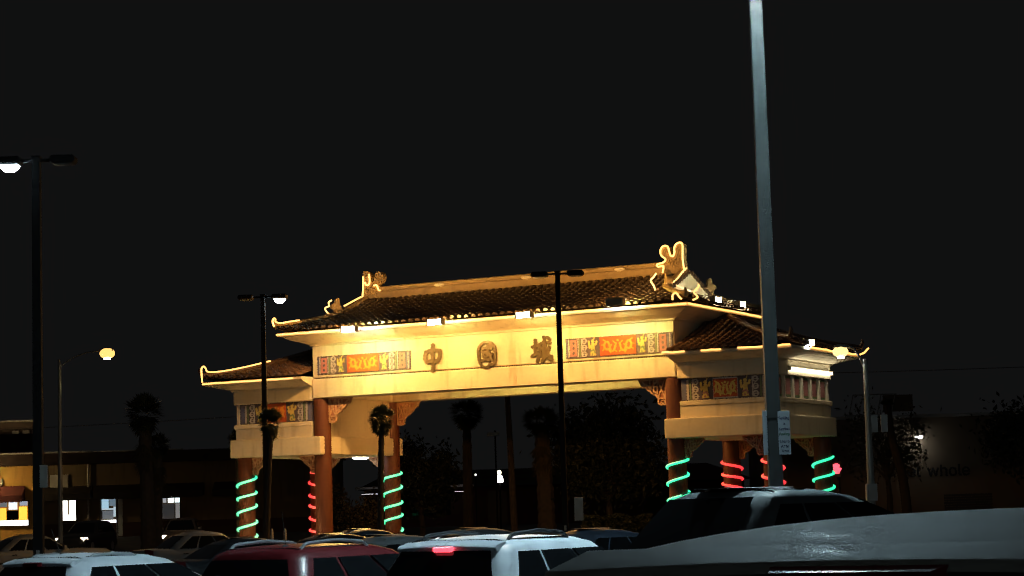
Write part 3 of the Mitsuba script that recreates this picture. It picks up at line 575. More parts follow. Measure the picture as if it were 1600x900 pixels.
# ------------------------------------------------------------------ street lamps
def street_lamp(x, y, gz, top, arm, label, power, rgb, k=1.0):
    p = thing('street_lamp', label, 'street lamp', 'sodium street lamps along the street', at(x, y, gz))
    part(p, 'pole', tube([(0, 0, 0), (0, 0, top * 0.5), (0, 0, top)], [0.12, 0.10, 0.07], 10), 'galv', smooth=40)
    part(p, 'base', bx(-0.2, 0.2, -0.2, 0.2, 0, 0.35, 0.03), 'galv')
    s = 1 if arm > 0 else -1
    part(p, 'arm', tube(smooth_path([(0, 0, top - 0.35), (arm * 0.25, 0, top + 0.02), (arm * 0.55, 0, top + 0.28), (arm * 0.85, 0, top + 0.36)], 5), 0.035, 8), 'galv', smooth=40)
    h = part(p, 'lamp_head', trimesh.convex.convex_hull(np.array([(arm * 0.82 + s * a * k, b * k, top + 0.36 + c * k) for a, b, c in ((0, -0.07, -0.05), (0, 0.07, -0.05), (0, 0.05, 0.07), (0, -0.05, 0.07), (0.68, -0.16, -0.03), (0.68, 0.16, -0.03), (0.25, -0.17, -0.05), (0.25, 0.17, -0.05), (0.4, 0.1, 0.13), (0.4, -0.1, 0.13), (0.62, 0, 0.08))])), 'galv')
    part(h, 'lens', moved(trimesh.creation.icosphere(2, 1.0), 0, 0, 0), 'lens') if False else None
    L = trimesh.creation.icosphere(3, 1.0).apply_scale((0.36 * k, 0.28 * k, 0.26 * k)).apply_translation((arm * 0.82 + s * 0.38 * k, 0, top + 0.22))
    part(h, 'bowl', L, 'lens', smooth=True, emitter=em(rgb * np.array([1, 0.86, 0.5]), 1.6, 0.5))
    part(h, 'lamp', moved(trimesh.creation.cylinder(0.16 * k, 0.04, sections=16), arm * 0.82 + s * 0.38 * k, 0, top + 0.22 - 0.26 * k), 'lens', emitter=em(rgb, power, 5.0))
    return p
street_lamp(-21.45, 100, 0.0, 9.5, 2.3, 'street lamp at the left with a pale slender pole and a warm lit head', 420, SODIUM)
s2 = street_lamp(9.92, 60, 0.0, 5.78, -0.55, 'street lamp right of the gate, its head over the right bay roof end', 330, np.array([1.0, 0.80, 0.5]), 0.62)
for i, dx in enumerate((0.08, 0.36)):
    part(s2, 'banner', bx(dx, dx + 0.19, -0.02, 0.02, 3.70, 4.20, 0.005), 'fascia')
part(s2, 'banner_rail', tube([(-0.15, 0, 4.72), (0.30, 0, 4.72)], 0.018, 6), 'galv')
part(s2, 'control_box', bx(-0.15, 0.16, -0.12, 0.12, 1.78, 2.26, 0.02), 'fascia')

# ------------------------------------------------------------------ shops at the left, far side of the street
BY, BG = 128.0, 0.9
shop = thing('shop_row', 'long low shop building at the left with dark tiled roof edge and lit windows', 'building')
part(shop, 'wall', bx(-29.0, -11.2, BY, BY + 9, BG - 0.3, 5.3), 'wall_brown')
part(shop, 'orange_wall', bx(-40, -29.0, BY - 0.5, BY + 9, BG - 0.3, 5.3), 'wall_orange', label='orange painted end of the shop front')
part(shop, 'plinth', bx(-29.0, -11.2, BY - 0.08, BY, BG - 0.3, 1.75), 'wall_dark')
rf = part(shop, 'roof', trimesh.convex.convex_hull(np.array([(-40.4, BY - 1.1, 5.28), (-11.0, BY - 1.1, 5.28), (-11.0, BY + 9.3, 5.28), (-40.4, BY + 9.3, 5.28), (-40.0, BY - 0.4, 5.98), (-11.2, BY - 0.4, 5.98), (-11.2, BY + 8.5, 5.98), (-40, BY + 8.5, 5.98)])), 'roof_dark')
part(rf, 'coping', cat(bx(-40, -25.5, BY - 0.55, BY - 0.3, 5.985, 6.08), bx(-25.5, -20, BY - 0.5, BY - 0.3, 5.985, 6.04)), 'fascia')
part(rf, 'parapet', bx(-40, -29.3, BY + 3, BY + 3.3, 5.98, 8.1), 'roof_dark')
part(rf, 'parapet_coping', bx(-40, -29.2, BY + 2.95, BY + 3.35, 8.1, 8.2), 'fascia')
for i, x in enumerate((-31.0, -30.35, -29.75)): part(rf, 'vent', bx(x, x + 0.4, BY + 2.8, BY + 2.98, 7.35, 7.55), 'fascia')
def awning(x0, x1, z0, z1, y, m, drop=0.9):
    V = np.array([(x0, y, z1), (x1, y, z1), (x1, y - drop, z0 + 0.28), (x0, y - drop, z0 + 0.28), (x1, y - drop, z0), (x0, y - drop, z0), (x0, y, z0), (x1, y, z0)])
    a = part(shop, 'awning', trimesh.convex.convex_hull(V), m)
    part(a, 'valance', cat([bx(x, min(x + 0.3, x1), y - drop - 0.02, y - drop - 0.005, z0 - 0.1, z0 + 0.05) for x in np.arange(x0, x1 - 0.05, 0.32)]), m)
awning(-34.0, -29.45, 3.22, 4.10, BY - 0.5, 'awning_maroon')
for x0, x1 in ((-28.7, -25.5), (-25.3, -22.3), (-21.9, -18.8), (-18.2, -15.9)): awning(x0, x1, 3.25, 4.0, BY, 'awning_dark')
def window(x0, x1, z0, z1, y, panes, frame='frame', t=0.06):
    w = part(shop, 'window', cat(bx(x0 - t, x1 + t, y - 0.1, y + 0.02, z1, z1 + t), bx(x0 - t, x1 + t, y - 0.1, y + 0.02, z0 - t, z0), bx(x0 - t, x0, y - 0.1, y + 0.02, z0, z1), bx(x1, x1 + t, y - 0.1, y + 0.02, z0, z1)), frame)
    for a, b, c, d, rgb, pw in panes:
        if pw > 0: part(w, 'pane', bx(x0 + a * (x1 - x0), x0 + b * (x1 - x0), y - 0.05, y - 0.03, z0 + c * (z1 - z0), z0 + d * (z1 - z0)), 'lens', emitter=em(rgb, pw, 0.3))
        else: part(w, 'pane', bx(x0 + a * (x1 - x0), x0 + b * (x1 - x0), y - 0.05, y - 0.03, z0 + c * (z1 - z0), z0 + d * (z1 - z0)), rgb)
    return w
YB = BY - 0.52
window(-31.8, -29.25, 1.75, 3.18, YB, [(0, 0.26, 0.0, 0.26, (1, 0.98, 0.95), 2.0), (0.26, 1, 0.0, 0.22, (1, 0.98, 0.95), 2.4), (0.28, 0.48, 0.24, 0.74, (1.0, 0.62, 0.06), 1.2), (0.78, 0.97, 0.24, 0.78, (1.0, 0.62, 0.06), 1.3), (0.50, 0.76, 0.24, 0.62, 'glass', 0), (0.54, 0.74, 0.66, 1.0, (0.85, 0.92, 1), 1.1), (0.28, 0.5, 0.78, 1.0, (0.6, 0.7, 0.8), 0.18), (0.8, 0.98, 0.82, 1.0, (0.7, 0.8, 1), 0.4), (0, 0.25, 0.3, 1.0, (1.0, 0.75, 0.2), 0.8)])
window(-27.45, -26.5, 1.95, 3.15, BY - 0.02, [(0.0, 0.46, 0.0, 1.0, (1, 0.96, 0.82), 2.2), (0.56, 1.0, 0.0, 1.0, (1, 0.97, 0.86), 2.2), (0.46, 0.56, 0.0, 0.3, (1, 0.95, 0.8), 1.8)])
dw = window(-25.0, -24.1, 0.95, 3.26, BY - 0.02, [(0.04, 0.5, 0.72, 0.98, (0.45, 0.72, 0.9), 0.75), (0.55, 0.96, 0.78, 0.98, (0.2, 0.3, 0.38), 0.55), (0.04, 0.8, 0.68, 0.72, (0.6, 0.75, 0.85), 0.7), (0.82, 0.96, 0.5, 0.76, (0.6, 0.75, 0.85), 0.7), (0.08, 0.8, 0.44, 0.66, (0.2, 0.24, 0.28), 0.45), (0.0, 1.0, 0.28, 0.42, (1, 1, 1), 2.2), (0.05, 0.95, 0.02, 0.26, (0.26, 0.29, 0.36), 0.38)], 'rail_silver', 0.07)
part(shop, 'door_jamb', bx(-23.98, -23.72, BY - 0.1, BY - 0.005, 0.95, 3.26), 'sign_white')
window(-21.6, -20.28, 1.85, 3.12, BY - 0.02, [(0.0, 0.16, 0.78, 1.0, (0.85, 0.97, 1), 1.0), (0.23, 0.38, 0.78, 1.0, (0.7, 0.72, 0.76), 0.45), (0.46, 0.72, 0.78, 1.06, (0.9, 1, 1), 1.9), (0.77, 1.0, 0.78, 1.0, (0.8, 0.97, 1), 1.4), (0.2, 0.74, 0.03, 0.74, (0.05, 0.062, 0.075), 0.28), (0.0, 0.16, 0.03, 0.72, (0.1, 0.1, 0.1), 0.3), (0.80, 1.0, 0.03, 0.74, (0.3, 0.3, 0.3), 0.55), (0.0, 0.16, 0.0, 0.03, (0.6, 0.6, 0.6), 0.5)])
part(shop, 'wall_sign', bx(-28.05, -26.95, BY - 0.12, BY - 0.03, 3.6, 4.7, 0.02), 'fascia', label='blank pale square sign on the brown wall')
part(shop, 'small_sign', bx(-31.8, -30.75, BY - 0.64, BY - 0.52, 4.15, 4.55, 0.02), 'fascia')
part(shop, 'down_pipe', tube([(-25.75, BY - 0.12, BG), (-25.75, BY - 0.12, 5.3)], 0.06, 6), 'galv')
part(shop, 'lamp_arm', tube([(-32.9, BY - 1.0, 5.4), (-32.9, BY - 2.6, 5.36), (-32.9, BY - 2.65, 5.28)], 0.03, 6), 'frame')
el = part(shop, 'eave_lamp', bx(-33.4, -32.4, BY - 2.7, BY - 2.6, 5.1, 5.3, 0.01), 'lens', emitter=em((1.0, 0.70, 0.30), 330.0, 20.0))

# ------------------------------------------------------------------ centre building and right block
cb = thing('low_building', 'dark low building seen through the gate with a pale lit roof fascia', 'building')
part(cb, 'wall', bx(-9.5, 14, 132, 140, 0.6, 3.3), 'wall_dark')
part(cb, 'roof', trimesh.convex.convex_hull(np.array([(-10, 131.2, 3.3), (14.5, 131.2, 3.3), (14.5, 141, 3.3), (-10, 141, 3.3), (-8, 135, 4.4), (12, 135, 4.4)])), 'roof_dark')
part(cb, 'fascia', bx(-10, -2.7, 131.1, 131.2, 3.32, 3.46), 'fascia')
part(cb, 'door', bx(-1.9, -0.7, 131.95, 132.0, 0.9, 3.0), 'frame')
part(cb, 'window', bx(-6.6, -4.2, 131.94, 132.0, 1.6, 2.7), 'glass')
cl = part(cb, 'fascia_lamp', bx(-9.6, -3.0, 130.9, 130.98, 3.0, 3.04), 'lens', emitter=em((0.9, 0.85, 0.9), 0.9, 0.2))
wb = thing('warehouse', 'brown block warehouse at the right with a pale roof edge and faded wall lettering', 'building')
WX0, WX1, WY = 15.2, 44.0, 120.0
part(wb, 'wall', bx(WX0, WX1, WY, WY + 20, 0.3, 6.3), 'wall_block')
part(wb, 'coping', bx(WX0 - 0.15, WX1 + 0.15, WY - 0.15, WY + 20.1, 6.3, 6.48, 0.02), 'fascia')
part(wb, 'roller_door', cat([bx(23.9, 26.6, WY - 0.04, WY - 0.01, 0.85 + 0.14 * k, 0.97 + 0.14 * k) for k in range(8)]), 'frame')
for txt, x, h in (('el', 21.9, 0.62), ('whole', 23.0, 0.62)):
    t = meshkit.text_mesh(txt, h, 0.03, True); v = t.vertices; t.vertices = np.stack([v[:, 0] + x, WY - 0.005 - v[:, 2], v[:, 1] + 3.0], 1)
    part(wb, 'lettering', t, 'letter', label='faded dark painted lettering on the warehouse wall')
bk_ = thing('rooftop_sign_frame', 'bare steel sign frame standing on the warehouse roof', 'sign frame')
fr = [tube([(x + 0.35 * 0, WY + 0.8, 6.5), (x + 0.42, WY + 1.6, 7.75)], 0.03, 6) for x in (18.9, 19.7, 20.5, 21.3)] + [tube([(19.3, WY + 1.6, 7.75), (21.8, WY + 1.6, 7.75)], 0.04, 6), tube([(18.9, WY + 0.8, 6.55), (21.3, WY + 0.8, 6.55)], 0.04, 6)]
part(bk_, 'frame', cat(fr), 'galv')
part(bk_, 'panel', bx(21.0, 22.7, WY + 1.55, WY + 1.6, 6.75, 7.7), 'wall_brown')
wl = thing('wall_lamp', 'small white wall lamp on the warehouse wall', 'lamp')
part(wl, 'lens', moved(trimesh.creation.cylinder(0.20, 0.12, sections=16), 22.55, WY - 0.55, 5.19), 'lens', emitter=em((0.93, 1.0, 1.0), 18, 5))
part(wl, 'bracket', cat(tube([(22.55, WY - 0.02, 5.45), (22.55, WY - 0.4, 5.45), (22.55, WY - 0.55, 5.34)], 0.03, 6), moved(trimesh.creation.cylinder(0.24, 0.06, sections=16), 22.55, WY - 0.55, 5.29)), 'frame')

# ------------------------------------------------------------------ small lit things and street furniture beyond the gate
orn = thing('lit_ornament', 'small glowing white figure with a round top on a bracket, seen through the gate', 'ornament')
part(orn, 'body', moved(lathe([(0, 0), (0.17, 0.0), (0.20, 0.06), (0.20, 0.20), (0.15, 0.36), (0.09, 0.42), (0, 0.42)], 20), -0.97, 115, 3.28), 'lens', smooth=40, emitter=em((1.0, 1.0, 0.97), 2.2, 0.3))
L = trimesh.creation.icosphere(2, 0.13)
part(orn, 'head', moved(L, -0.99, 115, 3.84), 'lens', smooth=True, emitter=em((1.0, 0.93, 0.62), 2.0, 0.3))
part(orn, 'post', tube([(-0.97, 115.0, 0.3), (-0.97, 115.0, 3.28)], 0.05, 8), 'pole_dark')
gl = thing('globe_lamp', 'small round white lamp left of the glowing figure', 'lamp')
part(gl, 'globe', moved(trimesh.creation.icosphere(2, 0.075), -2.46, 125, 3.91), 'lens', smooth=True, emitter=em((0.95, 0.9, 0.85), 1.2, 0.15))
part(gl, 'post', tube([(-2.46, 125, 0.8), (-2.46, 125, 3.84)], 0.04, 6), 'pole_dark')
up = thing('utility_pole', 'dim wooden utility pole seen through the gate with cross arm', 'utility pole')
part(up, 'pole', tube([(-0.40, 95, 8.6), (-0.30, 95, 5), (-0.18, 95, 0)], [0.10, 0.13, 0.17], 8), 'bark', smooth=40)
part(up, 'cross_arm', bx(-1.5, 0.7, 94.95, 95.05, 8.0, 8.12), 'bark')
for lab, x, z, w, h in (('dim street name sign hanging left of the utility pole', -1.20, 5.62, 0.64, 0.20), ('dim sign on a mast right of the utility pole', 0.98, 6.5, 0.42, 0.16)):
    sg = thing('street_sign', lab, 'sign', 'dim signs on mast arms'); part(sg, 'board', bx(x - w / 2, x + w / 2, 109.9, 109.94, z, z + h, 0.004), 'sign_white')
    part(sg, 'mast', tube([(x + 0.1, 110, 0.2), (x + 0.1, 110, z + 0.3)], 0.05, 6), 'pole_dark')
ts = thing('crossing_signal', 'red lit pedestrian signal beside the rightmost gate column', 'signal', M=at(11.21, 75, 0))
part(ts, 'housing', cat(bx(-0.17, 0.17, 0.0, 0.22, 2.62, 3.16, 0.02), bx(-0.2, 0.2, -0.12, 0.0, 3.14, 3.18)), 'frame')
part(ts, 'pole', tube([(0.1, 0.3, 0), (0.1, 0.3, 3.3)], 0.06, 8), 'pole_dark')
hand = unary_union([sbox(-0.09, -0.14, 0.09, 0.04)] + [LineString([(a, 0.0), (a * 1.25, 0.15 + b)]).buffer(0.02) for a, b in ((-0.07, 0), (-0.022, 0.03), (0.025, 0.03), (0.07, 0))] + [LineString([(0.08, -0.08), (0.15, 0.02)]).buffer(0.022)])
part(ts, 'hand', xz(prism(hand.buffer(0.012), 0.02), -0.002).apply_translation((0, 0, 2.90)), 'lens', emitter=em((1.0, 0.05, 0.09), 2.6, 0.3))
def wire(a, b, sag, label):
    t = np.linspace(0, 1, 24); a, b = np.array(a), np.array(b)
    single('overhead_wire', label, 'wire', tube([a + (b - a) * k - np.array([0, 0, 4 * sag * k * (1 - k)]) for k in t], 0.022, 5), 'wire', 'overhead wires across the street')
wire((10, 110, 8.45), (60, 110, 9.6), 0.5, 'overhead wire above the warehouse, highest of the wires at the right')
wire((-70, 122, 7.6), (-8, 122, 7.9), 0.6, 'overhead wire above the shop row')
for i, (x, lab) in enumerate(((-7.75, 'slim pale post left of the front gate column'), (-7.34, 'slim pale post just right of a like post'))):
    b = thing('marker_post', lab, 'post', 'slim pale marker posts', at(x, 67.0, 0))
    part(b, 'post', tube([(0, 0, 0.06), (0, 0, 1.40), (0, 0, 1.46)], [0.05, 0.045, 0.02], 8), 'fascia', smooth=40); part(b, 'foot', moved(lathe([(0, 0), (0.18, 0), (0.15, 0.06), (0, 0.06)], 12)), 'rubber')

# ------------------------------------------------------------------ palms, trees, hedge
def frond(base, direction, L, w, n=9):
    """a fan leaf: a stalk and a spread of narrow blades"""
    d = np.array(direction, float); d /= np.linalg.norm(d); s = np.cross(d, (0, 0, 1)); s /= np.linalg.norm(s) + 1e-9; u = np.cross(s, d); V, Fc = [], []
    tip = base + d * L * 0.4
    for k in range(n):
        a = (k / (n - 1) - 0.5) * 1.5; q = d * math.cos(a) + s * math.sin(a) + u * rng.uniform(-0.35, 0.35); e = tip + q * L * 0.6 * rng.uniform(0.8, 1.1) - np.array([0, 0, 0.06 * L])
        o = np.cross(q, u); o /= np.linalg.norm(o) + 1e-9; m = (tip + e) / 2; i = len(V)
        V += [tip, m + o * w, e, m - o * w]; Fc += [(i, i + 1, i + 2), (i, i + 2, i + 3)]
    i = len(V); V += [base + s * 0.012, base - s * 0.012, tip]; Fc.append((i, i + 1, i + 2))
    return trimesh.Trimesh(np.array(V), np.array(Fc), process=False)
def palm(x, y, gz, trunk_top, crown_h, crown_w, r0, lean, label, m='bark_dark', skirt=False, fm='frond'):
    p = thing('palm_tree', label, 'palm tree', None, at(x, y, gz))
    zs = np.linspace(0, trunk_top, 26); pts = [(lean * (z / trunk_top) ** 1.5, 0, z) for z in zs]; rad = [r0 * (1.25 - 0.3 * min(1, z / trunk_top)) * (1 + (0.10 if i % 2 else -0.05)) * rng.uniform(0.94, 1.06) for i, z in enumerate(zs)]
    part(p, 'trunk', tube(pts, rad, 10), m, smooth=30)
    fs = []
    for k in range(130):
        a, q = rng.uniform(0, 2 * math.pi), rng.uniform(-0.95, 1.0); c_ = math.sqrt(1 - q * q) * (1 + 0.25 * q)
        e = np.array([math.cos(a) * c_ * crown_w / 2, math.sin(a) * c_ * crown_w / 2, q * crown_h / 2])
        fs.append(frond(np.array([lean, 0, trunk_top + crown_h * 0.36]) + e * 0.15, e, np.linalg.norm(e) * rng.uniform(0.75, 1.05), 0.022 * crown_w + 0.014))
    part(p, 'crown', cat(fs), fm)
    if skirt:
        fs = [frond(np.array([lean, 0, trunk_top - 0.1 - rng.random() * 1.1]), (math.cos(a), math.sin(a), -1.9), crown_w * 0.55, 0.03) for a in np.random.default_rng(3).uniform(0, 6.28, 60)]
        part(p, 'dead_skirt', cat(fs), 'leaf_dry')
    return p
palm(-7.85, 66.0, 0, 4.35, 1.05, 0.80, 0.10, 0.22, 'small dark palm in front of the left bay with a tufted crown')
palm(-4.30, 66.0, 0, 4.35, 1.0, 0.85, 0.09, 0.12, 'small dark palm with a leaf tuft before the back column of the opening')
palm(-9.90, 76.0, 0, 4.1, 1.1, 0.8, 0.13, 0.0, 'small dark palm at the outer left edge of the left bay')
palm(-15.6, 90.0, 0, 5.6, 1.9, 1.7, 0.26, -0.1, 'thick palm at the left between the lit shop windows', 'bark', True)
palm(-15.75, 93.0, 0, 4.6, 1.2, 1.1, 0.18, 0.1, 'shorter palm close behind the thick left palm', 'bark', True)
palm(-2.25, 95, 0, 5.6, 1.4, 1.6, 0.20, 0.05, 'dim palm seen through the gate, left of the utility pole')
palm(1.25, 95, 0, 5.2, 1.4, 1.8, 0.34, -0.1, 'dim thick palm seen through the gate, behind the unlit lamp post', 'bark', True)
palm(-10.9, 41.5, 0, 0.4, 0.5, 0.5, 0.1, 0, 'low shrub palm') if False else None
tk = thing('leaning_trunk', 'dark leaning palm trunk in front of the warehouse lettering', 'palm tree')
part(tk, 'trunk', tube(smooth_path([(17.3, 95, 0), (17.15, 95, 2.6), (16.75, 95, 4.4), (16.6, 95, 6.0)], 6), np.linspace(0.24, 0.15, 19), 10), 'bark_dark', smooth=40)
part(tk, 'crown', cat([frond(np.array([16.6, 95, 5.95]), (math.cos(a), math.sin(a), e), 0.42, 0.03) for a, e in np.random.default_rng(5).uniform((0, 0.2), (6.28, 1.5), (26, 2))]), 'frond')
def tree(x, y, gz, h, rx, rz_, label, m, n, leaf=0.13, trunk_h=None, cat_='tree', name='tree', gap=0.42):
    t = thing(name, label, cat_, None, at(x, y, gz)); R = np.random.default_rng(int(abs(x * 31 + y * 7)))
    th = trunk_h if trunk_h is not None else h * 0.35; tips = []
    limbs = [tube([(0, 0, 0), (0.05, 0.02, th * 0.6), (0.0, 0.05, th)], [0.06 * h ** 0.6, 0.05 * h ** 0.6, 0.04 * h ** 0.6], 8)]
    for k in range(11):
        a = k * 2.4 + R.uniform(-0.3, 0.3); e = R.uniform(0.25, 1.0)
        end = np.array([math.cos(a) * rx * R.uniform(0.45, 0.95), math.sin(a) * rx * R.uniform(0.45, 0.95), th + (h - th) * e * 0.9]); mid = np.array([end[0] * 0.4, end[1] * 0.4, th + (end[2] - th) * 0.6])
        limbs.append(tube(smooth_path([(0, 0, th * 0.95), mid, end], 4), np.linspace(0.028 * h ** 0.6, 0.008, 9), 6)); tips += [end, (mid + end) / 2, mid * 0.3 + end * 0.7]
    part(t, 'trunk', cat(limbs), 'bark', smooth=40)
    C = np.array(tips); c = C[R.integers(0, len(C), n)] + R.normal(0, 1, (n, 3)) * np.array([rx * 0.20, rx * 0.20, (h - th) * 0.14])
    d1 = R.normal(0, 1, (n, 3)); d1 /= np.linalg.norm(d1, axis=1, keepdims=True); d2 = np.cross(d1, R.normal(0, 1, (n, 3))); d2 /= np.linalg.norm(d2, axis=1, keepdims=True); s = leaf * R.uniform(0.6, 1.3, (n, 1))
    V = np.stack([c - d1 * s, c + d2 * s * 0.45, c + d1 * s, c - d2 * s * 0.45], 1).reshape(-1, 3); i = np.arange(n)[:, None] * 4
    part(t, 'crown', trimesh.Trimesh(V, np.vstack([i + (0, 1, 2), i + (0, 2, 3)]), process=False), m)
tree(4.1, 97, 0, 6.4, 2.6, 2, 'dark full tree seen through the right of the gate opening', 'leaf', 9000, 0.16)
tree(-6.75, 88, 0, 2.7, 1.05, 1, 'round olive bush inside the gate, left of the back column', 'leaf_dry', 5000, 0.10, 0.4, 'bush', 'bush')
tree(26.6, 108, 0.1, 6.0, 2.9, 2, 'dark green tree at the far right before the warehouse', 'leaf', 9000, 0.17)
tree(19.6, 113, 0.3, 6.6, 2.2, 2, 'sparse tree with dry golden leaves beside the warehouse wall lamp', 'leaf_dry', 1500, 0.14, 2.6)
tree(-4.6, 101, 0, 5.2, 1.5, 2, 'dark tree behind the back column of the opening', 'leaf', 6000, 0.16)
R = np.random.default_rng(9); n = 7000; c = R.uniform((2.6, 87.2, 0.1), (5.4, 88.6, 1.5), (n, 3)); c[:, 2] = np.minimum(c[:, 2], 1.42 + 0.08 * np.sin(c[:, 0] * 5)); d1 = R.normal(0, 1, (n, 3)) * 0.06; d2 = R.normal(0, 1, (n, 3)) * 0.035
V = np.stack([c - d1, c + d2, c + d1, c - d2], 1).reshape(-1, 3); i = np.arange(n)[:, None] * 4
hd = thing('hedge', 'clipped dark hedge seen through the gate, left of the grey vehicle', 'hedge'); part(hd, 'foliage', trimesh.Trimesh(V, np.vstack([i + (0, 1, 2), i + (0, 2, 3)]), process=False), 'leaf', kind='stuff')
part(hd, 'stems', cat([tube([(x, 87.9, 0), (x + 0.1, 87.9, 1.2)], 0.03, 5) for x in np.arange(2.8, 5.4, 0.4)]), 'bark')

# ------------------------------------------------------------------ cars: stacked plan rings, x = forward from the rear bumper, y = left
def rrect(x0, x1, w0, w1, z, r=0.28, n=7, bow=0.06):
    """a plan ring: rear edge at x0 (half width w0), front at x1 (half width w1), rounded corners, slightly bowed ends"""
    P = []
    for cx, cy, a0 in ((x1, w1, 0.0), (x0, w0, 0.5), (x0, -w0, 1.0), (x1, -w1, 1.5)):
        sx, sy = (1 if cx == x1 else -1), (1 if cy > 0 else -1); rr = min(r, abs(cy) * 0.9)
        for k in range(n):
            a = math.pi * (a0 + 0.5 * k / (n - 1)); P.append((cx - sx * rr + rr * math.cos(a), cy - sy * rr + rr * math.sin(a), z))
    Q = []
    for i, a in enumerate(P):   # the straight sides get points too
        b = P[(i + 1) % len(P)]; Q.append(a)
        if (i + 1) % n == 0: Q += [tuple(np.array(a) + (np.array(b) - np.array(a)) * k / 7) for k in range(1, 7)]
    P = np.array(Q); L = x1 - x0
    P[:, 0] += np.sign(P[:, 0] - (x0 + x1) / 2) * bow * (1 - (P[:, 1] / max(w0, w1)) ** 2) * (np.abs(P[:, 0] - (x0 + x1) / 2) > L * 0.36)
    return P
def car(name, label, M, paint_, L=4.45, W=0.91, belt=1.02, top=1.62, roof_w=0.62, rear=(0.10, 0.42), front=(1.55, 2.35), hood=0.92, rails=None, spoiler=0.0, antenna=False, brake=None, heads=None, tails=None, crown=0.05, roof_slope=0.0, group='cars in the car park', rail_mat='rail_silver', rear_glass_top=0.10, rail_h=0.07, cat_='car', ditch=True, lines=True):
    c = thing(name, label, cat_, group, M)
    body = loft([rrect(0.06, L - 0.06, W - 0.10, W - 0.12, 0.24, 0.3), rrect(-0.02, L + 0.02, W - 0.03, W - 0.04, 0.42, 0.34), rrect(-0.03, L, W, W - 0.02, 0.66, 0.34), rrect(0.02, L - 0.06, W - 0.01, W - 0.05, hood - 0.12, 0.36), rrect(0.06, L - 0.22, W - 0.04, W - 0.12, hood, 0.36), rrect(0.12, L - 0.45, W - 0.09, W - 0.2, hood + 0.035, 0.34), rrect(0.5, L - 1.0, W - 0.3, W - 0.5, hood + 0.06, 0.3)])
    part(c, 'body', body, paint_, smooth=42)
    xr = lambda z: rear[0] + (rear[1] - rear[0]) * max(0, (z - belt) / (top - belt)) ** 1.15
    xf = lambda z: L - front[0] - (front[1] - front[0]) * max(0, (z - belt) / (top - belt)) ** 0.95
    hw = lambda z: (W - 0.05) + (roof_w - (W - 0.05)) * max(0, (z - belt) / (top - belt)) ** 1.25
    zs = [hood - 0.05] + list(np.linspace(belt, top - 0.06, 7))
    rings = [rrect(xr(z), xf(z), hw(z), hw(z) - 0.03, z, 0.22) for z in zs]
    for k, (ins, dz) in enumerate(((0.022, -0.028), (0.06, -0.008), (0.10, 0.005), (0.16, crown * 0.30), (0.24, crown * 0.52), (0.33, crown * 0.71), (0.43, crown * 0.86), (0.54, crown * 0.96), (0.62, crown))):
        q = rrect(xr(top) + ins, xf(top) - ins * 1.6, max(0.03, roof_w - ins), max(0.03, roof_w - 0.03 - ins), top + dz, 0.22)
        rings.append(q)
    if roof_slope:
        for q in rings[8:]: q[:, 2] -= roof_slope * np.clip((xr(top) + 1.0 - q[:, 0]) / 1.0, 0, 1) ** 2
    part(c, 'cabin', loft(rings, True, True), paint_, smooth=42)
    ins_ = [0.0, 0.022, 0.06, 0.10, 0.16, 0.24, 0.33, 0.43, 0.54, 0.62]; dz_ = [-0.06, -0.028, -0.008, 0.005, crown * 0.30, crown * 0.52, crown * 0.71, crown * 0.86, crown * 0.96, crown]
    zr = lambda ins: top + float(np.interp(ins, ins_, dz_))
    if lines:   # roof seams: the two ditches and the line above the tailgate
        for s in (1, -1):
            part(c, 'roof_seam', tube([(x, s * (roof_w - 0.115), zr(0.115) + 0.001) for x in np.linspace(xr(top) + 0.26, xf(top) - 0.4, 6)], 0.007, 6), 'black_plastic')
        part(c, 'tailgate_seam', tube([(xr(top) + 0.115 - 0.05 * (1 - (y / roof_w) ** 2), y, zr(min(0.10, roof_w - abs(y))) + 0.002) for y in np.linspace(-roof_w + 0.05, roof_w - 0.05, 15)], 0.006, 6), 'black_plastic')
    def side(z, s, o=0.008): return s * (hw(z) + o)
    def patch(x_at, lo, hi, s, o=0.008, n=5):
        V, Fc = [], []
        for z in np.linspace(lo, hi, n):
            a, b = x_at(z); V += [(a, side(z, s, o), z), (b, side(z, s, o), z), (a, side(z, s, o - 0.02), z), (b, side(z, s, o - 0.02), z)]
        for k in range(n - 1):
            i = k * 4; Fc += [(i, i + 1, i + 5), (i, i + 5, i + 4), (i + 2, i + 6, i + 7), (i + 2, i + 7, i + 3), (i, i + 4, i + 6), (i, i + 6, i + 2), (i + 1, i + 3, i + 7), (i + 1, i + 7, i + 5)]
        m = trimesh.Trimesh(np.array(V), np.array(Fc), process=False); m.fix_normals(); return m
    lo, hi = belt + 0.03, top - 0.12
    for s in (1, -1):
        cuts = [0.06, 0.30, 0.33, 0.62, 0.65, 0.95]
        for k in range(3):
            def x_at(z, a=cuts[2 * k], b=cuts[2 * k + 1]):
                e = xf(z) - xr(z); t = (z - lo) / (hi - lo); a_, b_ = a, b
                if a == cuts[0]: a_ = a + 0.035 * t
                return xr(z) + 0.1 + a_ * (e - 0.15), xr(z) + 0.1 + b_ * (e - 0.15)
            part(c, 'side_window', patch(x_at, lo, hi, s), 'glass', smooth=30)
        part(c, 'door_mirror', moved(trimesh.convex.convex_hull(np.array([(0, 0, 0), (0.1, 0, 0.02), (0, 0, 0.14), (0.1, 0, 0.12), (0, s * 0.2, 0), (0.1, s * 0.17, 0.02), (0, s * 0.2, 0.15), (0.1, s * 0.17, 0.12)])), xf(belt) - 0.35, s * (W - 0.04), belt + 0.02), paint_)
        part(c, 'door_handle', cat([bx(x, x + 0.16, s * (W - 0.02), s * (W + 0.02), belt - 0.13, belt - 0.10, 0.006) for x in (1.15, 2.1)]), 'black_plastic')
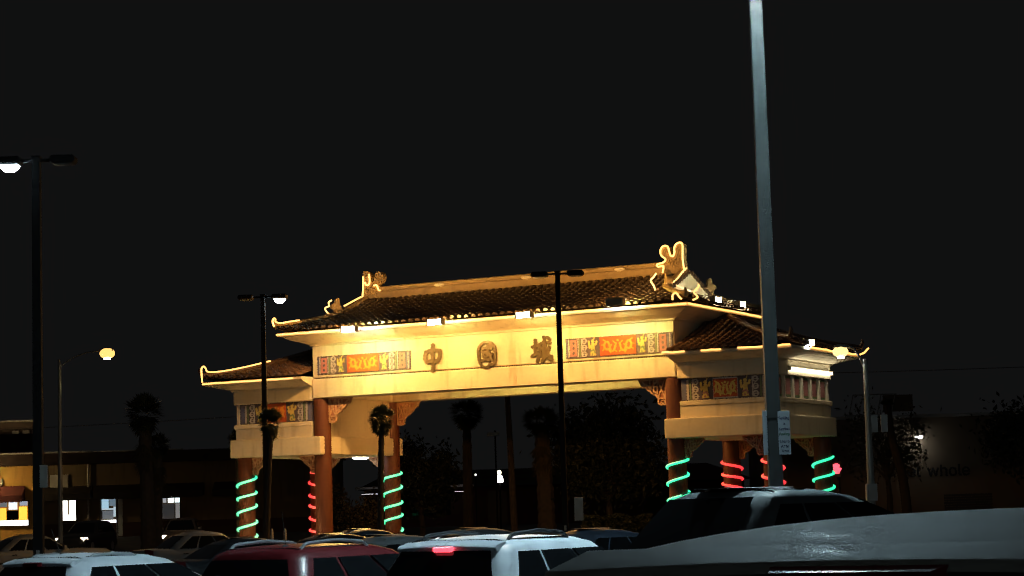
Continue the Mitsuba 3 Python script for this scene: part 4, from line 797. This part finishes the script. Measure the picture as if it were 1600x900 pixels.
        for x in (0.85, L - 0.9):
            ty = moved(trimesh.creation.cylinder(0.335, 0.22, sections=24, transform=trimesh.transformations.rotation_matrix(np.pi / 2, (1, 0, 0))), x, s * (W - 0.12), 0.335)
            wh = part(c, 'wheel', ty, 'rubber', smooth=40)
            part(wh, 'rim', moved(trimesh.creation.cylinder(0.22, 0.235, sections=20, transform=trimesh.transformations.rotation_matrix(np.pi / 2, (1, 0, 0))), x, s * (W - 0.12), 0.335), 'alloy', smooth=40)
        if rails:
            y = s * (roof_w - 0.10); x0, x1 = xr(top) + rails[0], xf(top) - rails[1]
            part(c, 'roof_rail', tube(smooth_path([(x0, y, top - 0.01), (x0 + 0.10, y, top + rail_h * 0.75), (x0 + 0.35, y, top + rail_h), ((x0 + x1) / 2, y, top + rail_h + 0.015), (x1 - 0.35, y, top + rail_h), (x1 - 0.1, y, top + rail_h * 0.7), (x1, y, top - 0.01)], 4), 0.022, 8), rail_mat, smooth=40)
        part(c, 'tail_lamp', trimesh.convex.convex_hull(np.array([(0.02 + xr(z) * 0 + (0.05 if z > 0.9 else 0.0), s * y, z) for z in (0.72, 0.98) for y in (W - 0.30, W - 0.09)] + [(0.24, s * (W - 0.015), z) for z in (0.74, 0.96)])), 'tail_off', emitter=em((1.0, 0.04, 0.05), tails, 0.2) if tails else None)
        hm = trimesh.convex.convex_hull(np.array([(L - 0.03, s * y, z) for z in (0.62, 0.80) for y in (W - 0.42, W - 0.16)] + [(L - 0.32, s * (W - 0.025), z) for z in (0.66, 0.80)]))
        part(c, 'headlight', hm, 'lens', emitter=em((1.0, 0.88, 0.62), heads, 0.3) if heads else None)
    V, Fc = [], []
    zz = np.linspace(belt + 0.04, top - rear_glass_top, 6)
    for z in zz:
        w = hw(z) - 0.13
        for y in np.linspace(-w, w, 7): V.append((xr(z) - 0.012 - 0.06 * (1 - (y / (hw(z))) ** 2), y, z))
    for k in range(5):
        for j in range(6): i = k * 7 + j; Fc += [(i, i + 7, i + 8), (i, i + 8, i + 1)]
    part(c, 'rear_window', trimesh.Trimesh(np.array(V), np.array(Fc), process=False), 'glass', smooth=True)
    V, Fc = [], []
    for z in np.linspace(belt + 0.02, top - 0.09, 6):
        w = hw(z) - 0.14
        for y in np.linspace(-w, w, 7): V.append((xf(z) + 0.012 + 0.06 * (1 - (y / (hw(z))) ** 2), y, z))
    for k in range(5):
        for j in range(6): i = k * 7 + j; Fc += [(i, i + 8, i + 7), (i, i + 1, i + 8)]
    part(c, 'windscreen', trimesh.Trimesh(np.array(V), np.array(Fc), process=False), 'glass', smooth=True)
    if spoiler or rails:
        part(c, 'rear_wiper', tube([(xr(belt + 0.06) - 0.085, 0.0, belt + 0.06), (xr(belt + 0.12) - 0.085, 0.22, belt + 0.11), (xr(belt + 0.14) - 0.08, 0.42, belt + 0.14)], 0.008, 5), 'black_plastic')
    part(c, 'rear_bumper', loft([rrect(-0.09, 0.3, W - 0.05, W - 0.02, z, 0.16) for z in (0.36, 0.42, 0.58, 0.62)]), 'black_plastic', smooth=40)
    part(c, 'number_plate', bx(-0.075, -0.06, -0.16, 0.16, 0.74, 0.89, 0.004), 'plate')
    if spoiler:
        z = top - 0.035; sp = []
        for y in np.linspace(-1, 1, 11):
            x0 = xr(top) - spoiler * (1 - 0.18 * y * y); Y = y * (roof_w - 0.02); d = -0.018 * y * y
            sp.append([(xr(top) + 0.10, Y, z + 0.035 + d * 0.4), (x0 + 0.02, Y, z + 0.004 + d), (x0, Y, z - 0.022 + d), (x0 + 0.03, Y, z - 0.055 + d), (xr(top) + 0.12, Y, z - 0.075 + d)])
        m = loft(sp); m.fix_normals(); sps = part(c, 'spoiler', m, paint_, smooth=50)
    if brake is not None:
        pw, bw, bz = brake; x = xr(bz) - (spoiler if spoiler else 0.0) - 0.012
        part(c, 'brake_light', trimesh.convex.convex_hull(np.array([(x + dx, y * sy, bz + dz) for y in (1,) for sy in (-1, 1) for dx, dz, q in ((0, -0.018, 1), (0, 0.018, 1), (0.06, -0.03, 1), (0.06, 0.03, 1)) for y in (bw / 2 - (0.02 if dx == 0 else 0),)])), 'tail_off' if pw == 0 else 'lens', emitter=em((1.0, 0.05, 0.075), pw, 0.6) if pw else None)
    if antenna:
        ax, ay, tilt, ln = antenna
        part(c, 'antenna', cat(tube([(ax, ay, top + 0.0), (ax - tilt * ln, ay, top + ln)], [0.006, 0.003], 6), trimesh.convex.convex_hull(np.array([(ax - 0.1, ay - 0.03, top - 0.02), (ax + 0.12, ay - 0.03, top - 0.02), (ax - 0.1, ay + 0.03, top - 0.02), (ax + 0.12, ay + 0.03, top - 0.02), (ax - 0.04, ay, top + 0.05), (ax + 0.02, ay, top + 0.05)]))), 'black_plastic')
    return c
def CM(x, y, heading, z=0.0):   # rear centre at (x, y), heading in degrees clockwise from straight ahead
    return at(x, y, z, 90 - heading)
row = 'cars of the first parked row'
car('parked_car', 'pale silver vehicle in the right foreground, its broad roof nearest the camera', CM(0.64, 4.42, 30), 'car_silver', L=4.9, W=0.98, belt=1.12, top=1.752, roof_w=0.80, rear=(0.02, 0.30), front=(1.2, 2.2), hood=1.02, spoiler=0.16, brake=(0, 0.40, 1.679), crown=0.06, roof_slope=0.02, group=None, rear_glass_top=0.13, lines=False)
car('parked_car', 'tall dark grey vehicle with black windows behind the silver roof', CM(1.35, 19.2, 58), 'car_grey', L=4.25, W=1.0, belt=1.30, top=1.945, roof_w=0.74, rear=(0.0, 0.55), front=(1.15, 2.8), hood=1.15, crown=0.04, group=None, rear_glass_top=0.05, rail_h=0.03)
car('parked_car', 'white SUV with its high brake light lit red', CM(-0.92, 22.4, 34), 'car_white', L=4.5, W=0.92, belt=1.02, top=1.53, roof_w=0.66, rear=(0.05, 0.34), spoiler=0.12, brake=(3.2, 0.24, 1.445), rails=(0.25, 0.4), group=row, rail_mat='black_plastic', rear_glass_top=0.10)
car('parked_car', 'dark red SUV with roof rails between two white cars', CM(-3.35, 25.6, 34), 'car_red', L=4.5, W=0.92, belt=1.02, top=1.455, roof_w=0.66, rear=(0.05, 0.26), rails=(0.2, 0.4), antenna=(0.5, -0.30, 0.15, 0.45), group=row, rear_glass_top=0.12)
car('parked_car', 'white hatchback with a dark roof antenna at the bottom left', CM(-6.18, 26.5, 34), 'car_white', L=4.2, W=0.88, belt=0.98, top=1.41, roof_w=0.62, rear=(0.05, 0.36), spoiler=0.14, brake=(0, 0.30, 1.335), antenna=(0.75, 0.06, 0.5, 0.38), rails=(0.3, 0.45), group=row, rear_glass_top=0.10, rail_h=0.03, front=(1.35, 2.3))
far = 'cars parked further back before the gate'
s0 = car('sedan', 'dark blue sedan with a red tail light behind the white SUV', CM(-0.35, 36.0, 60), 'car_blue', L=4.7, W=0.90, belt=0.95, top=1.44, roof_w=0.58, rear=(0.85, 1.55), front=(1.5, 2.3), hood=0.93, group=far, cat_='car', lines=False)
s1 = car('sedan', 'dark grey car with a pale roof far behind the red SUV', CM(-2.6, 43.5, 64), 'car_grey', L=4.7, W=0.90, belt=0.95, top=1.45, roof_w=0.58, rear=(0.8, 1.5), front=(1.5, 2.3), hood=0.93, group=far, lines=False)
s2_ = car('sedan', 'dark car with a curved roof behind the white hatchback', CM(-7.6, 45, 58), 'car_dark', L=4.7, W=0.90, belt=0.95, top=1.38, roof_w=0.58, rear=(0.85, 1.55), front=(1.5, 2.3), hood=0.93, group=far, lines=False)
dup(s1, CM(-3.9, 36.5, 62, -0.02), 'grey car just beyond the roof of the red SUV')
dup(s2_, CM(-6.0, 48.5, 62), 'dark car behind the left end of the red SUV')
dup(s0, CM(-5.6, 52, 62), 'dark blue car before the foot of the leftmost green wound column')
dup(s1, CM(-11.3, 63, 62), 'grey car below the third lit shop window')
dup(s1, CM(-18.0, 70, 60), 'grey car at the far left edge under the yellow shop window')
car('oncoming_car', 'dark car at the left with one headlight visible, under the bright shop window', CM(-22.2, 113.8, 190, 0.25), 'car_dark', L=4.6, heads=5.0, group='cars on the street with headlights on')
car('oncoming_car', 'dark car whose warm headlight shows beside the thick left palm', CM(-17.6, 112.8, 176, 0.25), 'car_tan', L=4.6, heads=9.0, group='cars on the street with headlights on')
